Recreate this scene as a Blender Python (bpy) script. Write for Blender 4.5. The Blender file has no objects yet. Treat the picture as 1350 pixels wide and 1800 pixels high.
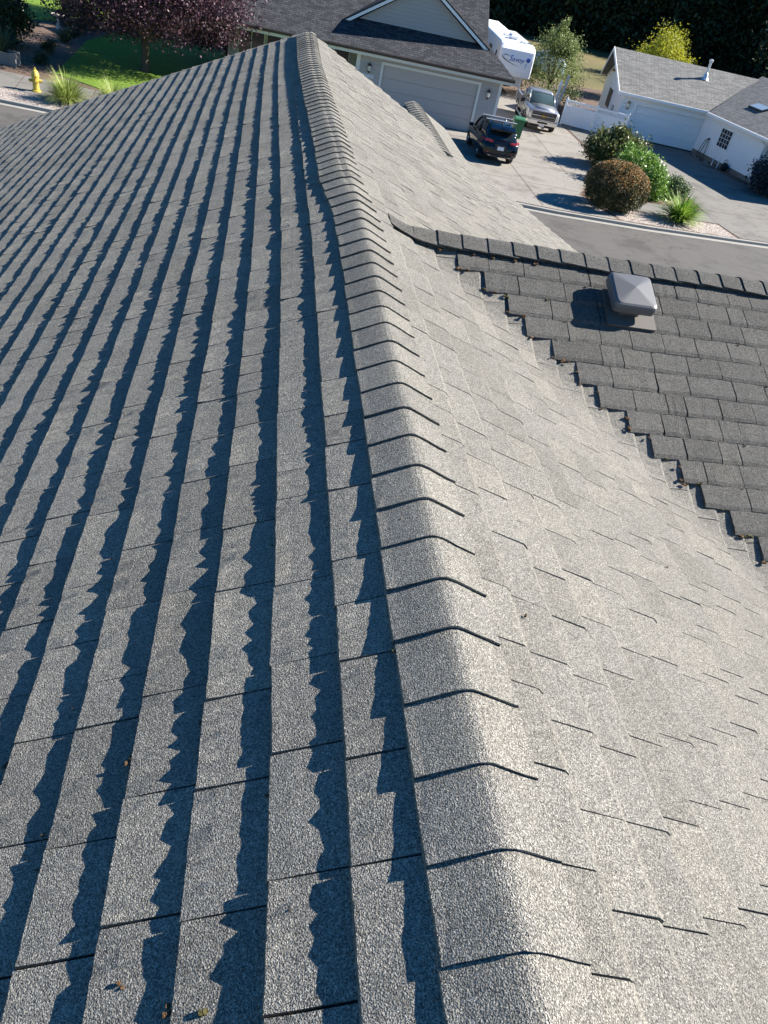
import bpy, math, random
import numpy as np
from mathutils import Vector, Matrix, noise

scene = bpy.context.scene
R_ = math.radians
rng = random.Random(11)

# ------------------------------------------------------------------ camera
HC = 8.4                    # camera height above the ground (m)
FPX, CXP, CYP = 1353.0, 675.0, 900.0       # photo is 1350 x 1800
def cam_axes(th=13.0, vp=(511, -182)):
    t = R_(th)
    hh = (vp[0]-CXP)*math.sin(t) - (vp[1]-CYP)*math.cos(t)
    d = FPX*FPX/hh
    N = np.array([-d*math.sin(t), d*math.cos(t), FPX]); N /= np.linalg.norm(N)
    Y = np.array([vp[0]-CXP, vp[1]-CYP, FPX], float); Y /= np.linalg.norm(Y)
    Z = -N; Y = Y - Z*Y.dot(Z); Y /= np.linalg.norm(Y)
    return np.array([np.cross(Y, Z), Y, Z])
CR = cam_axes()
CC = np.array([0, 0, HC])
cam_d = bpy.data.cameras.new('camera')
cam = bpy.data.objects.new('camera', cam_d); scene.collection.objects.link(cam)
cam_d.sensor_fit = 'HORIZONTAL'; cam_d.sensor_width = 36.0; cam_d.lens = 36.0*FPX/1350
cam_d.clip_start = 0.05; cam_d.clip_end = 2000
ax, ay, az_ = CR @ [1, 0, 0], CR @ [0, -1, 0], CR @ [0, 0, -1]
cam.matrix_world = Matrix(((ax[0], ay[0], az_[0], 0), (ax[1], ay[1], az_[1], 0), (ax[2], ay[2], az_[2], HC), (0, 0, 0, 1)))
scene.camera = cam

# ------------------------------------------------------------------ sky, sun, exposure
SUN_EL, SUN_AZ = 33.4, 9.0       # azimuth from +X towards +Y
world = bpy.data.worlds.new('World'); scene.world = world; world.use_nodes = True
wn = world.node_tree.nodes; wl = world.node_tree.links
sky = wn.new('ShaderNodeTexSky'); sky.sky_type = 'NISHITA'; sky.sun_disc = False
sky.sun_elevation = R_(SUN_EL); sky.sun_rotation = R_(90-SUN_AZ); sky.air_density = 1.0; sky.dust_density = 0.2; sky.ozone_density = 5.5
hs_ = wn.new('ShaderNodeHueSaturation'); hs_.inputs['Saturation'].default_value = 1.3; wl.new(sky.outputs[0], hs_.inputs['Color']); wl.new(hs_.outputs[0], wn['Background'].inputs[0]); wn['Background'].inputs[1].default_value = 0.058
sd = bpy.data.lights.new('sun', 'SUN'); sd.energy = 5.0; sd.angle = R_(0.5); sd.color = (1.0, 0.943, 0.862)
so = bpy.data.objects.new('sun', sd); scene.collection.objects.link(so)
SV = Vector((math.cos(R_(SUN_EL))*math.cos(R_(SUN_AZ)), math.cos(R_(SUN_EL))*math.sin(R_(SUN_AZ)), math.sin(R_(SUN_EL))))
so.rotation_euler = SV.to_track_quat('Z', 'Y').to_euler(); so.location = (60, 10, 60)
scene.view_settings.view_transform = 'Standard'; scene.view_settings.look = 'None'
scene.view_settings.gamma = 1.0; scene.view_settings.exposure = 1.56; scene.view_settings.use_curve_mapping = False

# ------------------------------------------------------------------ helpers
def ray(x, y): return CR @ np.array([x-CXP, y-CYP, FPX])
def G(x, y, z=0.0):                      # photo pixel -> point on the level z
    r = ray(x, y); p = CC + r*(z-HC)/r[2]; return Vector(p)
def onplane(x, y, n, q):
    r = ray(x, y); n = np.array(n, float); return Vector(CC + r*((np.array(q)-CC)@n)/(r@n))
def proj(P):
    v = CR.T @ (np.asarray(P, float)-CC); return (CXP+FPX*v[0]/v[2], CYP+FPX*v[1]/v[2], v[2])
def link(o): scene.collection.objects.link(o); return o
def tag(o, label=None, cat=None, group=None, kind=None):
    if label: o['label'] = label
    if cat: o['category'] = cat
    if group: o['group'] = group
    if kind: o['kind'] = kind
    return o
def thing(name, label, cat, loc=(0, 0, 0), rz=0.0, group=None):
    o = bpy.data.objects.new(name, None); link(o); o.location = loc; o.rotation_euler = (0, 0, rz)
    o.empty_display_size = 0.2
    return tag(o, label, cat, group)

class MB:
    def __init__(s): s.v = []; s.f = []
    def poly(s, pts):
        b = len(s.v); s.v += [tuple(p) for p in pts]; s.f.append(tuple(range(b, b+len(pts)))); return s
    def box(s, x0, x1, y0, y1, z0, z1):
        b = len(s.v)
        s.v += [(x0,y0,z0),(x1,y0,z0),(x1,y1,z0),(x0,y1,z0),(x0,y0,z1),(x1,y0,z1),(x1,y1,z1),(x0,y1,z1)]
        s.f += [tuple(b+i for i in q) for q in ((0,3,2,1),(4,5,6,7),(0,1,5,4),(1,2,6,5),(2,3,7,6),(3,0,4,7))]; return s
    def bbox(s, x0, x1, y0, y1, z0, z1, r):          # box with chamfered edges
        b = len(s.v); q = []
        for z, k in ((z0, r), (z0+r, 0), (z1-r, 0), (z1, r)):
            a, c, d, e = x0+k, x1-k, y0+k, y1-k; m = r*0.6
            q.append([(a+m,d,z),(c-m,d,z),(c,d+m,z),(c,e-m,z),(c-m,e,z),(a+m,e,z),(a,e-m,z),(a,d+m,z)])
        return s.loft(q)
    def loft(s, rings, cap=True, closed=True):
        b = len(s.v); n = len(rings[0])
        for r in rings: s.v += [tuple(p) for p in r]
        for i in range(len(rings)-1):
            for j in range(n if closed else n-1):
                k = (j+1) % n
                s.f.append((b+i*n+j, b+i*n+k, b+(i+1)*n+k, b+(i+1)*n+j))
        if cap:
            s.f.append(tuple(b+j for j in reversed(range(n)))); s.f.append(tuple(b+(len(rings)-1)*n+j for j in range(n)))
        return s
    def tube(s, p, q, r0, r1=None, n=8, cap=True):
        return s.path([p, q], [r0, r0 if r1 is None else r1], n, cap)
    def path(s, pts, rad, n=8, cap=True):
        pts = [Vector(p) for p in pts]; rings = []
        if not isinstance(rad, (list, tuple)): rad = [rad]*len(pts)
        for i, p in enumerate(pts):
            d = (pts[min(i+1, len(pts)-1)]-pts[max(i-1, 0)]).normalized()
            a = d.orthogonal() if abs(d.z) > .95 else d.cross(Vector((0, 0, 1)))
            a.normalize(); c = d.cross(a)
            rings.append([p+(a*math.cos(t)+c*math.sin(t))*rad[i] for t in [2*math.pi*k/n for k in range(n)]])
        return s.loft(rings, cap)
    def prism(s, pts, f0, f1):                      # pts 2-D, f0/f1 map (a,b)->3-D
        return s.loft([[f0(*p) for p in pts], [f1(*p) for p in pts]])
    def lathe(s, prof, n=16, o=(0, 0, 0)):
        rings = [[(o[0]+r*math.cos(2*math.pi*k/n), o[1]+r*math.sin(2*math.pi*k/n), o[2]+z) for k in range(n)] for r, z in prof]
        return s.loft(rings)
    def sphere(s, c, r, nu=10, nv=6, jit=0.0, rg=None):
        rings = []
        for i in range(1, nv):
            t = math.pi*i/nv; row = []
            for k in range(nu):
                j = 1+(rg.uniform(-jit, jit) if jit else 0); a = 2*math.pi*k/nu
                row.append((c[0]+r[0]*j*math.sin(t)*math.cos(a), c[1]+r[1]*j*math.sin(t)*math.sin(a), c[2]-r[2]*j*math.cos(t)))
            rings.append(row)
        return s.loft(rings)
    def xf(s, M):
        s.v = [tuple(M @ Vector(p)) for p in s.v]; return s
    def build(s, name, mat, parent=None, smooth=False, fix=True):
        me = bpy.data.meshes.new(name); me.from_pydata(s.v, [], s.f); me.materials.append(mat)
        if fix:
            import bmesh
            bm = bmesh.new(); bm.from_mesh(me); bmesh.ops.recalc_face_normals(bm, faces=bm.faces); bm.to_mesh(me); bm.free()
        if smooth: me.shade_smooth()
        me.update(); o = bpy.data.objects.new(name, me); link(o)
        if parent: o.parent = parent
        return o
def slab(name, poly, z0, z1, mat, parent=None):      # flat plate from an outline (counted either way)
    m = MB(); m.prism([(p[0], p[1]) for p in poly], lambda a, b: (a, b, z0), lambda a, b: (a, b, z1))
    return m.build(name, mat, parent)
def copy_tree(o, parent=None):
    c = o.copy(); link(c); c.parent = parent
    for ch in list(o.children): copy_tree(ch, c)
    return c

# ------------------------------------------------------------------ materials
def new_mat(name):
    m = bpy.data.materials.new(name); m.use_nodes = True
    nt = m.node_tree; return m, nt, nt.nodes['Principled BSDF']
def nd(nt, t, **kw):
    n = nt.nodes.new(t)
    for k, v in kw.items():
        if k in n.inputs: n.inputs[k].default_value = v
        else: setattr(n, k, v)
    return n
def c4(c): return (c[0], c[1], c[2], 1)
def mixc(nt, fac, a, b, mode='MIX'):
    n = nt.nodes.new('ShaderNodeMix'); n.data_type = 'RGBA'; n.blend_type = mode
    for sock, val in ((n.inputs['Factor'], fac), (n.inputs['A'], a), (n.inputs['B'], b)):
        if hasattr(val, 'is_output'): nt.links.new(val, sock)
        elif isinstance(val, tuple): sock.default_value = c4(val)
        else: sock.default_value = val
    return n.outputs['Result']
def pos(nt): return nt.nodes.new('ShaderNodeNewGeometry').outputs['Position']
def ramp(nt, src, stops):
    r = nt.nodes.new('ShaderNodeValToRGB'); nt.links.new(src, r.inputs[0])
    e = r.color_ramp.elements
    while len(e) < len(stops): e.new(0.5)
    for k, (p, c) in enumerate(stops): e[k].position = p; e[k].color = c4(c)
    return r.outputs[0]
def nz(nt, scale, detail=3, rough=.55, src=None):
    n = nd(nt, 'ShaderNodeTexNoise', Scale=scale, Detail=detail, Roughness=rough)
    nt.links.new(src or pos(nt), n.inputs['Vector']); return n.outputs[0]
def bump(nt, bsdf, h, strength, dist):
    b = nd(nt, 'ShaderNodeBump', Strength=strength, Distance=dist); nt.links.new(h, b.inputs['Height'])
    nt.links.new(b.outputs[0], bsdf.inputs['Normal']); return b
def mat_plain(name, col, rough=.6, var=.12, scale=6, metal=0, bmp=0.0, bscale=60, spec=.4, obj=False, coat=0):
    m, nt, b = new_mat(name); b.inputs['Roughness'].default_value = rough; b.inputs['Metallic'].default_value = metal
    b.inputs['Specular IOR Level'].default_value = spec; b.inputs['Coat Weight'].default_value = coat
    lo = tuple(c*(1-var) for c in col); hi = tuple(min(1, c*(1+var)) for c in col)
    src = nd(nt, 'ShaderNodeTexCoord').outputs['Object'] if obj else None
    nt.links.new(mixc(nt, nz(nt, scale, 4, .6, src), lo, hi), b.inputs['Base Color'])
    if bmp: bump(nt, b, nz(nt, bscale, 3, .6, src), 1.0, bmp)
    return m
def mat_shingle(name, lo, hi, gran=380.0, bdist=.0085, tint=(1, 1, 1)):
    m, nt, b = new_mat(name); b.inputs['Roughness'].default_value = .95; b.inputs['Specular IOR Level'].default_value = .15; b.inputs['Diffuse Roughness'].default_value = 0.0
    P = pos(nt)
    v = nd(nt, 'ShaderNodeTexVoronoi', Scale=gran); nt.links.new(P, v.inputs['Vector'])
    sep = nd(nt, 'ShaderNodeSeparateColor'); nt.links.new(v.outputs['Color'], sep.inputs[0])
    base = ramp(nt, sep.outputs[0], [(0, tuple(c*.55 for c in lo)), (.25, lo), (.75, hi), (1, tuple(min(1, c*1.5) for c in hi))])
    g = nd(nt, 'ShaderNodeNewGeometry'); oi = nd(nt, 'ShaderNodeObjectInfo')
    ad = nd(nt, 'ShaderNodeMath', operation='ADD'); nt.links.new(g.outputs['Random Per Island'], ad.inputs[0]); nt.links.new(oi.outputs['Random'], ad.inputs[1])
    fr = nd(nt, 'ShaderNodeMath', operation='FRACT'); nt.links.new(ad.outputs[0], fr.inputs[0])
    tone = ramp(nt, fr.outputs[0], [(0, (.89, .885, .87)), (.5, (1, 1, 1)), (1, (1.1, 1.09, 1.06))])
    col = mixc(nt, 1.0, base, tone, 'MULTIPLY')
    wear = ramp(nt, nz(nt, 1.3, 5, .65, P), [(.3, (.92, .915, .9)), (.7, (1.06, 1.05, 1.04))])
    col = mixc(nt, 1.0, col, wear, 'MULTIPLY')
    streak = ramp(nt, nz(nt, 14, 4, .7, P), [(.25, (.91, .905, .895)), (.65, (1.05, 1.05, 1.045))])
    col = mixc(nt, 1.0, col, streak, 'MULTIPLY')
    mot = ramp(nt, nz(nt, 55, 3, .8, P), [(.3, (.88, .88, .885)), (.7, (1.1, 1.095, 1.085))])
    col = mixc(nt, 1.0, col, mot, 'MULTIPLY')
    nt.links.new(col, b.inputs['Base Color'])
    n2 = nz(nt, gran*.85, 1, .5, P)
    mm = nd(nt, 'ShaderNodeMath', operation='MULTIPLY_ADD'); nt.links.new(sep.outputs[1], mm.inputs[0]); mm.inputs[1].default_value = .35
    nt.links.new(n2, mm.inputs[2])
    bump(nt, b, mm.outputs[0], 1.0, bdist)
    return m
M_SH = mat_shingle('weathered_shingle', (.176, .172, .158), (.298, .286, .258))
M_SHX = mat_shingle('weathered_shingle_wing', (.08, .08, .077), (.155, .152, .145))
M_DECK = mat_plain('roof_underlay', (.035, .033, .03), .95, .3, 20)
M_FASCIA = mat_plain('house_trim', (.55, .53, .48), .6, .1)
M_HWALL = mat_plain('house_siding', (.42, .4, .36), .7, .08, 3)
M_MOSS = mat_plain('dry_moss', (.11, .06, .025), .95, .6, 90, bmp=.004, bscale=300)
M_MOSSG = mat_plain('green_moss', (.075, .065, .02), .95, .5, 90, bmp=.004, bscale=300)
M_VENT = mat_plain('vent_plastic', (.115, .115, .116), .42, .08, 18, spec=.45)
M_FLASH = mat_plain('vent_flashing', (.1, .088, .075), .6, .2, 12)

# ------------------------------------------------------------------ the house we stand on
h = 1.25                              # camera above the ridge
ZR = HC-h; X0 = .41*h; CS = .8944
def ss(t): t = max(0, min(1, t)); return t*t*(3-2*t)
def xs(y): return -.067*h*ss((y/h-2.4)/6.0)
def dr(y): return .09*h*ss((y/h-2.4)/6.0)
def xr(y): return X0+xs(y)
def wave(x, y):
    return .006*noise.noise((x*.55, y*.45, 1.7))+.0022*noise.noise((x*2.2, y*1.7, 4.1))
YC = 3.63*h; ZC = HC-1.12*h           # ridge of the cross gable
RX = .018                              # rounding of the ridge
def zl(x, y): return ZR-dr(y)-.5*math.hypot(xr(y)-x, RX)+wave(x, y)
zr0 = zl
def zc(x, y): return ZC-.5*abs(YC-y)+.6*wave(x+9, y)
def smax(a, b, k):
    t = max(0, k-abs(a-b))/k; return max(a, b)+t*t*k*.25
def zrv(x, y):
    a = zr0(x, y)
    return smax(a, zc(x, y)-.02, .06) if y < YC+.1 else a
def FL(d, y, t): x = xr(y)-d*CS; return (x, y, zl(x, y)+t*1.118)
def FRt(d, y, t): x = xr(y)+d*CS; return (x, y, zrv(x, y)+t*1.118)
def FX(d, x, t): y = YC-d*CS; return (x, y, smax(zr0(x, y), zc(x, y), .06)+t*1.118)
def rake(d): return (9.8+.29*d/h)*h    # far rake of the left slope
RAKE_R = 9.62*h

house = thing('house', 'grey shingled house in the foreground, seen from above its long ridge', 'house')

def deck(name, F, d0, d1, a0, a1, nd_, na, lab, keep=None):
    m = MB(); idx = {}
    for i in range(nd_+1):
        for j in range(na+1):
            d = d0+(d1-d0)*i/nd_; e = a1(d) if callable(a1) else a1
            s = a0(d) if callable(a0) else a0
            idx[i, j] = len(m.v); m.v.append(F(d, s+(e-s)*j/na, -.006))
    n = len(m.v); m.v += [(x, y, z-.14) for x, y, z in m.v]
    for i in range(nd_):
        for j in range(na):
            q = (idx[i, j], idx[i+1, j], idx[i+1, j+1], idx[i, j+1])
            m.f.append(q); m.f.append(tuple(n+k for k in reversed(q)))
    edge = [idx[0, j] for j in range(na+1)]+[idx[i, na] for i in range(1, nd_+1)]+[idx[nd_, j] for j in range(na-1, -1, -1)]+[idx[i, 0] for i in range(nd_-1, 0, -1)]
    for k in range(len(edge)):
        a, b = edge[k], edge[(k+1) % len(edge)]; m.f.append((a, b, n+b, n+a))
    o = m.build(name, M_DECK, house); o['label'] = lab; return o
YN = -.9*h
slopeL = deck('roof_slope', FL, 0, 4.95*h, YN, rake, 30, 80, 'steep-lit left roof slope with long bands of shadow')
slopeR = deck('roof_slope', lambda d, y, t: (lambda p: (p[0], p[1], min(p[2]-.012, zr0(p[0], y)-.004)))(FRt(d, y, t)), 0, 4.6*h, YN, RAKE_R, 40, 90, 'sunlit right roof slope running down into the valley')
def vall(d): return X0+(ZR-(ZC-.5*d*CS))*2     # x of the valley at distance d down the wing
slopeX = deck('roof_slope', lambda d, x, t: (x, YC-d*CS, zc(x, YC-d*CS)-.07+t), 0, 3.6*h, lambda d: vall(d)-.02, 6.0*h, 20, 40, 'grey roof slope of the side wing with a vent')
FXB = lambda d, x, t: (x, YC+d*CS, ZC-.5*d*CS+t)
slopeXB = deck('roof_slope', FXB, 0.02, 3.6*h, lambda d: vall(d)-.02, 6.0*h, 4, 4, 'far roof slope of the side wing')

def shingle_geo(m, F, a0, a1, db, ex, n, T, rg, amp, over=.022):
    b = len(m.v); R = 4
    cols = [a0+(a1-a0)*min(1, max(0, (k+(rg.uniform(-.33, .33) if 0 < k < n else 0))/n)) for k in range(n+1)]
    t0 = rg.uniform(-.0018, .0022)*(1 if n > 6 else .5); sl = rg.uniform(-.001, .001); jd = rg.uniform(-.003, .003); jt = rg.uniform(-.0025, .0025)
    amp *= rg.uniform(.35, 1.5)
    for k, a in enumerate(cols):
        e = rg.gauss(0, amp)+t0+sl*(k/n-.5)*2
        if rg.random() < .2: e += amp*1.3
        d = db+jd+jt*(k/n-.5)*2+rg.uniform(-.0012, .0012)
        if n > 6:
            m.v.append(F(d, a, -.003)); m.v.append(F(d-.001, a, T+e)); m.v.append(F(db-.3*ex, a, T*.7+e*.25))
        else:
            m.v.append(F(d, a, -.003)); m.v.append(F(d-.001, a, T+e-.0085)); m.v.append(F(d-.018, a, T*.92+e))
        m.v.append(F(db-ex-over, a, -.0022))
    for k in range(n):
        p, q = b+k*R, b+(k+1)*R
        for r in range(3): m.f.append((p+r, q+r, q+r+1, p+r+1))
    p = b; m.f.append((p, p+1, p+2, p+3)); p = b+n*R; m.f.append((p+3, p+2, p+1, p))
def quad_area(pts):
    q = [proj(p) for p in pts]
    if min(p[2] for p in q) < .05: return 0
    cx = sum(p[0] for p in q)/4; cy = sum(p[1] for p in q)/4
    if not (-40 < cx < 1390 and -40 < cy < 1840): return 0
    q = [(min(1350, max(0, p[0])), min(1800, max(0, p[1]))) for p in q]
    s = 0
    for i in range(4): s += q[i][0]*q[(i+1) % 4][1]-q[(i+1) % 4][0]*q[i][1]
    return abs(s)/2
def lay(slope, F, plan, ex, n, T, amp, mat, seed, limit=300):
    # plan: list of (a0, a1, d_butt); the `limit` largest in view are pieces of their own
    area = [quad_area([F(p[2], p[0], 0), F(p[2], p[1], 0), F(p[2]-ex, p[1], 0), F(p[2]-ex, p[0], 0)]) for p in plan]
    order = sorted(range(len(plan)), key=lambda i: -area[i]); single = set(i for i in order[:limit] if area[i] > 0)
    rest = MB(); rg = random.Random(seed)
    for i, (a0, a1, db) in enumerate(plan):
        m = MB() if i in single else rest
        shingle_geo(m, F, a0, a1, db, ex, n, T, rg, amp)
        if i in single: m.build('shingle', mat, slope, fix=False)
    if rest.v:
        o = rest.build('shingle_field', mat, slope, fix=False); o['kind'] = 'stuff'
def course(rg, a, end, w0, joint):
    out = []
    while a < end:
        r = rg.random(); w = w0*(rg.uniform(.9, 1.1) if r < .68 else rg.uniform(.55, .75) if r < .82 else rg.uniform(1.2, 1.5))
        g = rg.choice(joint); out.append((a+g, min(a+w, end))); a += w
    return [(p, q) for p, q in out if q-p > .03]
# left slope
rg = random.Random(3); plan = []; i = 0; EXL = .134*h
d = .228*h
while d < 4.9*h:
    for a0, a1 in course(rg, YN+rg.uniform(-.3, 0), rake(d), .2*h, (.003, .004, .005, .006)): plan.append((a0, a1, d))
    d += EXL
lay(slopeL, FL, plan, EXL, 11, .0145, .0021, M_SH, 21)
# right slope, carried through the valley
plan = []; EXR = .122*h; d = .203*h
while d < 4.55*h:
    for a0, a1 in course(rg, YN+rg.uniform(-.3, 0), RAKE_R, .165*h, (.0035, .004, .0045, .005)):
        am = (a0+a1)/2; x = xr(am)+d*CS
        if am < YC and zc(x, am)-zr0(x, am) > .26: continue
        if am >= YC and zc(x, am)-zr0(x, am) > .04: continue
        plan.append((a0+.006*ss((am-3.5)/5), a1, d))
    d += EXR
lay(slopeR, FRt, plan, EXR, 4, .015, .0008, M_SH, 22)
# wing slope: starts in steps along the valley
plan = []; EXX = .1145*h; d = .075*h; steps = []
while d < 3.5*h:
    st = vall(d)+.1*h+rg.uniform(-.02, .03)
    if d < .25*h: st -= .03
    steps.append((st, d))
    for a0, a1 in course(rg, st, 5.9*h, .165*h, (.004, .0055, .0075)): plan.append((a0, a1, d))
    d += EXX
VX, VD = 1.735*h, .285*h              # vent position on the wing
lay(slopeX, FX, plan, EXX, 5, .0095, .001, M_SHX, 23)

# ridge caps
ridge = MB().box(-.03, .03, 0, 1, -.2, -.03)
ridge.v = [(xr(YN+(RAKE_R-YN)*y)+x, YN+(RAKE_R-YN)*y, ZR-dr(YN+(RAKE_R-YN)*y)+z) for x, y, z in ridge.v]
ridge = ridge.build('ridge_board', M_DECK, house); ridge['label'] = 'long main ridge with its row of folded caps'
def capx(y): u = y/h; return xr(y)-.034*h*ss((u-3.35)/.75)-.018*h*ss((u-4.5)/4)+.004*noise.noise((y*2.1, 3.3, 0))
def main_cap(m, y0, ex, rg):
    ws = [-.119, -.1, -.07, -.042, -.022, -.008, .006, .02, .036, .06, .085, .111]
    rows = [(y0+.002, .0065), (y0+.0008, .0112+rg.uniform(-.0015, .0025)), (y0+ex*.35, .0085), (y0+ex+.03, .002)]
    b = len(m.v); sk = rg.uniform(-.003, .003); wj = rg.uniform(-.003, .003)
    for y, t in rows:
        for k, w in enumerate(ws):
            ww = w*h+(wj if k in (0, len(ws)-1) else 0); yy = y+sk*w/.119+(rg.uniform(-.0015, .0015) if t > .009 else 0)
            x = capx(yy)+ww*CS
            prof = -.5*math.hypot(ww*CS, RX)-.2*(xr(yy)-capx(yy))
            base = ZR-dr(yy)+wave(x, yy)
            zz = max(base+prof, zl(x, yy)+.001)+.0075
            m.v.append((x, yy, zz+t+(.001 if k == 0 and t > 0 else .0025 if k == len(ws)-1 and t > 0 else 0)+(rg.gauss(0, .0008) if k == 0 and t > .003 else 0)))
    n = len(ws)
    for r in range(3):
        for k in range(n-1):
            p = b+r*n+k; m.f.append((p, p+1, p+n+1, p+n))
    for k in (0, n-1):           # outer edges turn down to the roof
        q = [b+r*n+k for r in range(1, 4)]; e = len(m.v)
        m.v += [(m.v[j][0], m.v[j][1], m.v[j][2]-.026) for j in q]
        for r in range(2): m.f.append((q[r], q[r+1], e+r+1, e+r))
y = .421*h-.142*h*8; ex_list = []
while y < RAKE_R-.05:
    u = y/h; ex = (.14 if u < .9 else .131 if u < 2 else .1285)*h
    ex *= rng.uniform(.965, 1.035); m = MB(); main_cap(m, y, ex, rng); m.build('ridge_cap', M_SH, ridge, fix=False); y += ex
xb = MB().box(X0+.35*h, 6*h, YC-.03, YC+.03, ZC-.2, ZC-.03).build('ridge_board', M_DECK, house); xb['label'] = 'ridge of the side wing with its row of caps'
def wing_cap(m, x0, ex, rg, first):
    ws = [-.098, -.07, -.035, -.012, .012, .035, .07, .098]
    rows = [(x0+.002, .005), (x0+.0008, .0105+rg.uniform(-.001, .002)), (x0+ex*.4, .0095), (x0+ex+.03, .002)]
    b = len(m.v); n = len(ws); wj = rg.uniform(-.006, .006)
    for x, t in rows:
        for k, w in enumerate(ws):
            ww = w*h+(wj if k == 0 else 0); prof = -.5*CS*(math.sqrt(ww*ww+(.022*h)**2)-.022*h)
            zb = max(ZC+.006+prof, zr0(x, YC+ww*CS)-.002) if first else ZC+.006+prof
            if first: zb = smax(ZC+.006+prof, zr0(x, YC+ww*CS)+.004, .06)
            m.v.append((x, YC+ww*CS, zb+t+(.007 if k == 0 else .003)+.004*noise.noise((x*2, 0, 9))))
    for r in range(3):
        for k in range(n-1):
            p = b+r*n+k; m.f.append((p, p+1, p+n+1, p+n))
    q = [b+r*n for r in range(1, 4)]; e = len(m.v)
    m.v += [(m.v[j][0], m.v[j][1]+.002, m.v[j][2]-.008) for j in q]
    for r in range(2): m.f.append((q[r], q[r+1], e+r+1, e+r))
x = .575*h; k = 0
while x < 5.9*h:
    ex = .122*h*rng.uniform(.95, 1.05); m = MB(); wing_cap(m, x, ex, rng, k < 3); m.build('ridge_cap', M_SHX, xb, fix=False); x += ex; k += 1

# vent on the wing
e1 = Vector((1, 0, 0)); e2 = Vector((0, CS, .4472)); en = Vector((0, -.4472, CS))
def vent_frame():
    o = Vector((VX, YC-VD*CS, ZC-.5*VD*CS))
    return Matrix(((e1.x, e2.x, en.x, o.x), (e1.y, e2.y, en.y, o.y), (e1.z, e2.z, en.z, o.z), (0, 0, 0, 1)))
MV = vent_frame()
vent = MB().box(-.14, .17, -.16, .1, .006, .0175).xf(MV).build('roof_vent', M_FLASH, house); vent['label'] = 'square grey plastic roof vent on the side wing'
MB().box(-.062, .062, -.075, .06, .0175, .075).xf(MV).build('vent_neck', M_FLASH, vent)
hood = MB(); a = .132; rr = []
MH = MV @ Matrix.Translation((0, .02, 0)) @ Matrix.Rotation(R_(-4), 4, 'X')
def rsq(a, z, c):
    p = []
    for sx, sy in ((1, -1), (1, 1), (-1, 1), (-1, -1)):
        for k in range(4):
            t = k/3*math.pi/2; ux, uy = math.sin(t), math.cos(t)
            if (sx, sy) == (1, -1): q = (a-c+c*ux, -a+c-c*uy)
            elif (sx, sy) == (1, 1): q = (a-c+c*uy, a-c+c*ux)
            elif (sx, sy) == (-1, 1): q = (-a+c-c*ux, a-c+c*uy)
            else: q = (-a+c-c*uy, -a+c-c*ux)
            p.append((q[0], q[1], z))
    return p
hood.loft([rsq(a-.012, .06, .02), rsq(a, .06, .025), rsq(a+.002, .1, .026), rsq(a-.003, .118, .028), rsq(a-.013, .126, .03)], cap=False)
b = len(hood.v); top = rsq(a-.013, .15, .03); hood.v.append((0, 0, .148))
nb = b-16
for k in range(16): hood.f.append((nb+k, nb+(k+1) % 16, b))
hood.f.append(tuple(reversed(range(16))))
hood.xf(MH); hd = hood.build('vent_hood', M_VENT, vent)

# moss and debris lodged in the shingle edges
def moss(p, r, mat, parent, rg):
    m = MB()
    for q in range(rg.randint(2, 4)):
        c = (p[0]+rg.uniform(-r, r), p[1]+rg.uniform(-r, r), p[2]+rg.uniform(0, .3)*r)
        m.sphere(c, (r*rg.uniform(.5, .9), r*rg.uniform(.5, .9), r*rg.uniform(.35, .7)), 6, 4, .35, rg)
    m.build('moss_clump', mat, parent)
rg = random.Random(8)
for st, d in steps[:16]:
    for q in range(rg.choice((1, 2, 2, 3, 3))):
        if rg.random() < .55: p = FX(d-rg.random()*EXX, st-.006, .004)
        else: p = FX(d+.008, st+rg.random()*.1, .002)
        moss(p, rg.uniform(.006, .014), rg.choice((M_MOSS, M_MOSS, M_MOSSG)), slopeX, rg)
for q in range(22):
    d = .075*h+EXX*rg.randint(1, 12); moss(FX(d+.006, vall(d)+.2+rg.random()*1.6, .002), rg.uniform(.004, .009), rg.choice((M_MOSS, M_MOSSG)), slopeX, rg)
for q in range(16): moss((rng.uniform(.68, 1.3)*h, YC-.088*h, ZC-.5*.09*h+.004), rg.uniform(.005, .013), M_MOSS, slopeX, rg)
for (px, py, r) in ((228,1345,.013),(232,1330,.009),(8,1350,.011),(120,825,.008),(180,680,.006),(215,1738,.012),(355,1785,.014),(295,1780,.011),(378,1095,.009),(692,1150,.009),(468,1400,.007),(350,1275,.007),(160,890,.005),(195,985,.006),(77,1470,.006),(64,1530,.006),(510,1605,.006),(420,690,.005),(130,1250,.005)):
    p = onplane(px, py, (-.447, 0, .894), (X0, 0, ZR)); moss((p.x, p.y, zl(p.x, p.y)+.009), r*.62, rg.choice((M_MOSS, M_MOSS, M_MOSSG)), slopeL, rg)
for (px, py, r) in ((870,1462,.008),(820,1200,.006),(800,1195,.006),(715,880,.005),(1170,1000,.005),(920,1085,.005)):
    p = onplane(px, py, (.447, 0, .894), (X0, 0, ZR)); moss((p.x, p.y, zr0(p.x, p.y)+.01), r, M_MOSS, slopeR, rg)

rg = random.Random(31)
for q in range(46):
    d = .228*h+EXL*rg.randint(0, 16); y = rg.uniform(.3, 7)*h; moss(FL(d+.004, y, .003), rg.uniform(.003, .006), rg.choice((M_MOSS, M_MOSSG)), slopeL, rg)
for q in range(24):
    d = .203*h+EXR*rg.randint(0, 9); y = rg.uniform(.3, 2.4)*h; moss(FRt(d-.02, y, .01), rg.uniform(.002, .004), M_MOSS, slopeR, rg)
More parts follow.
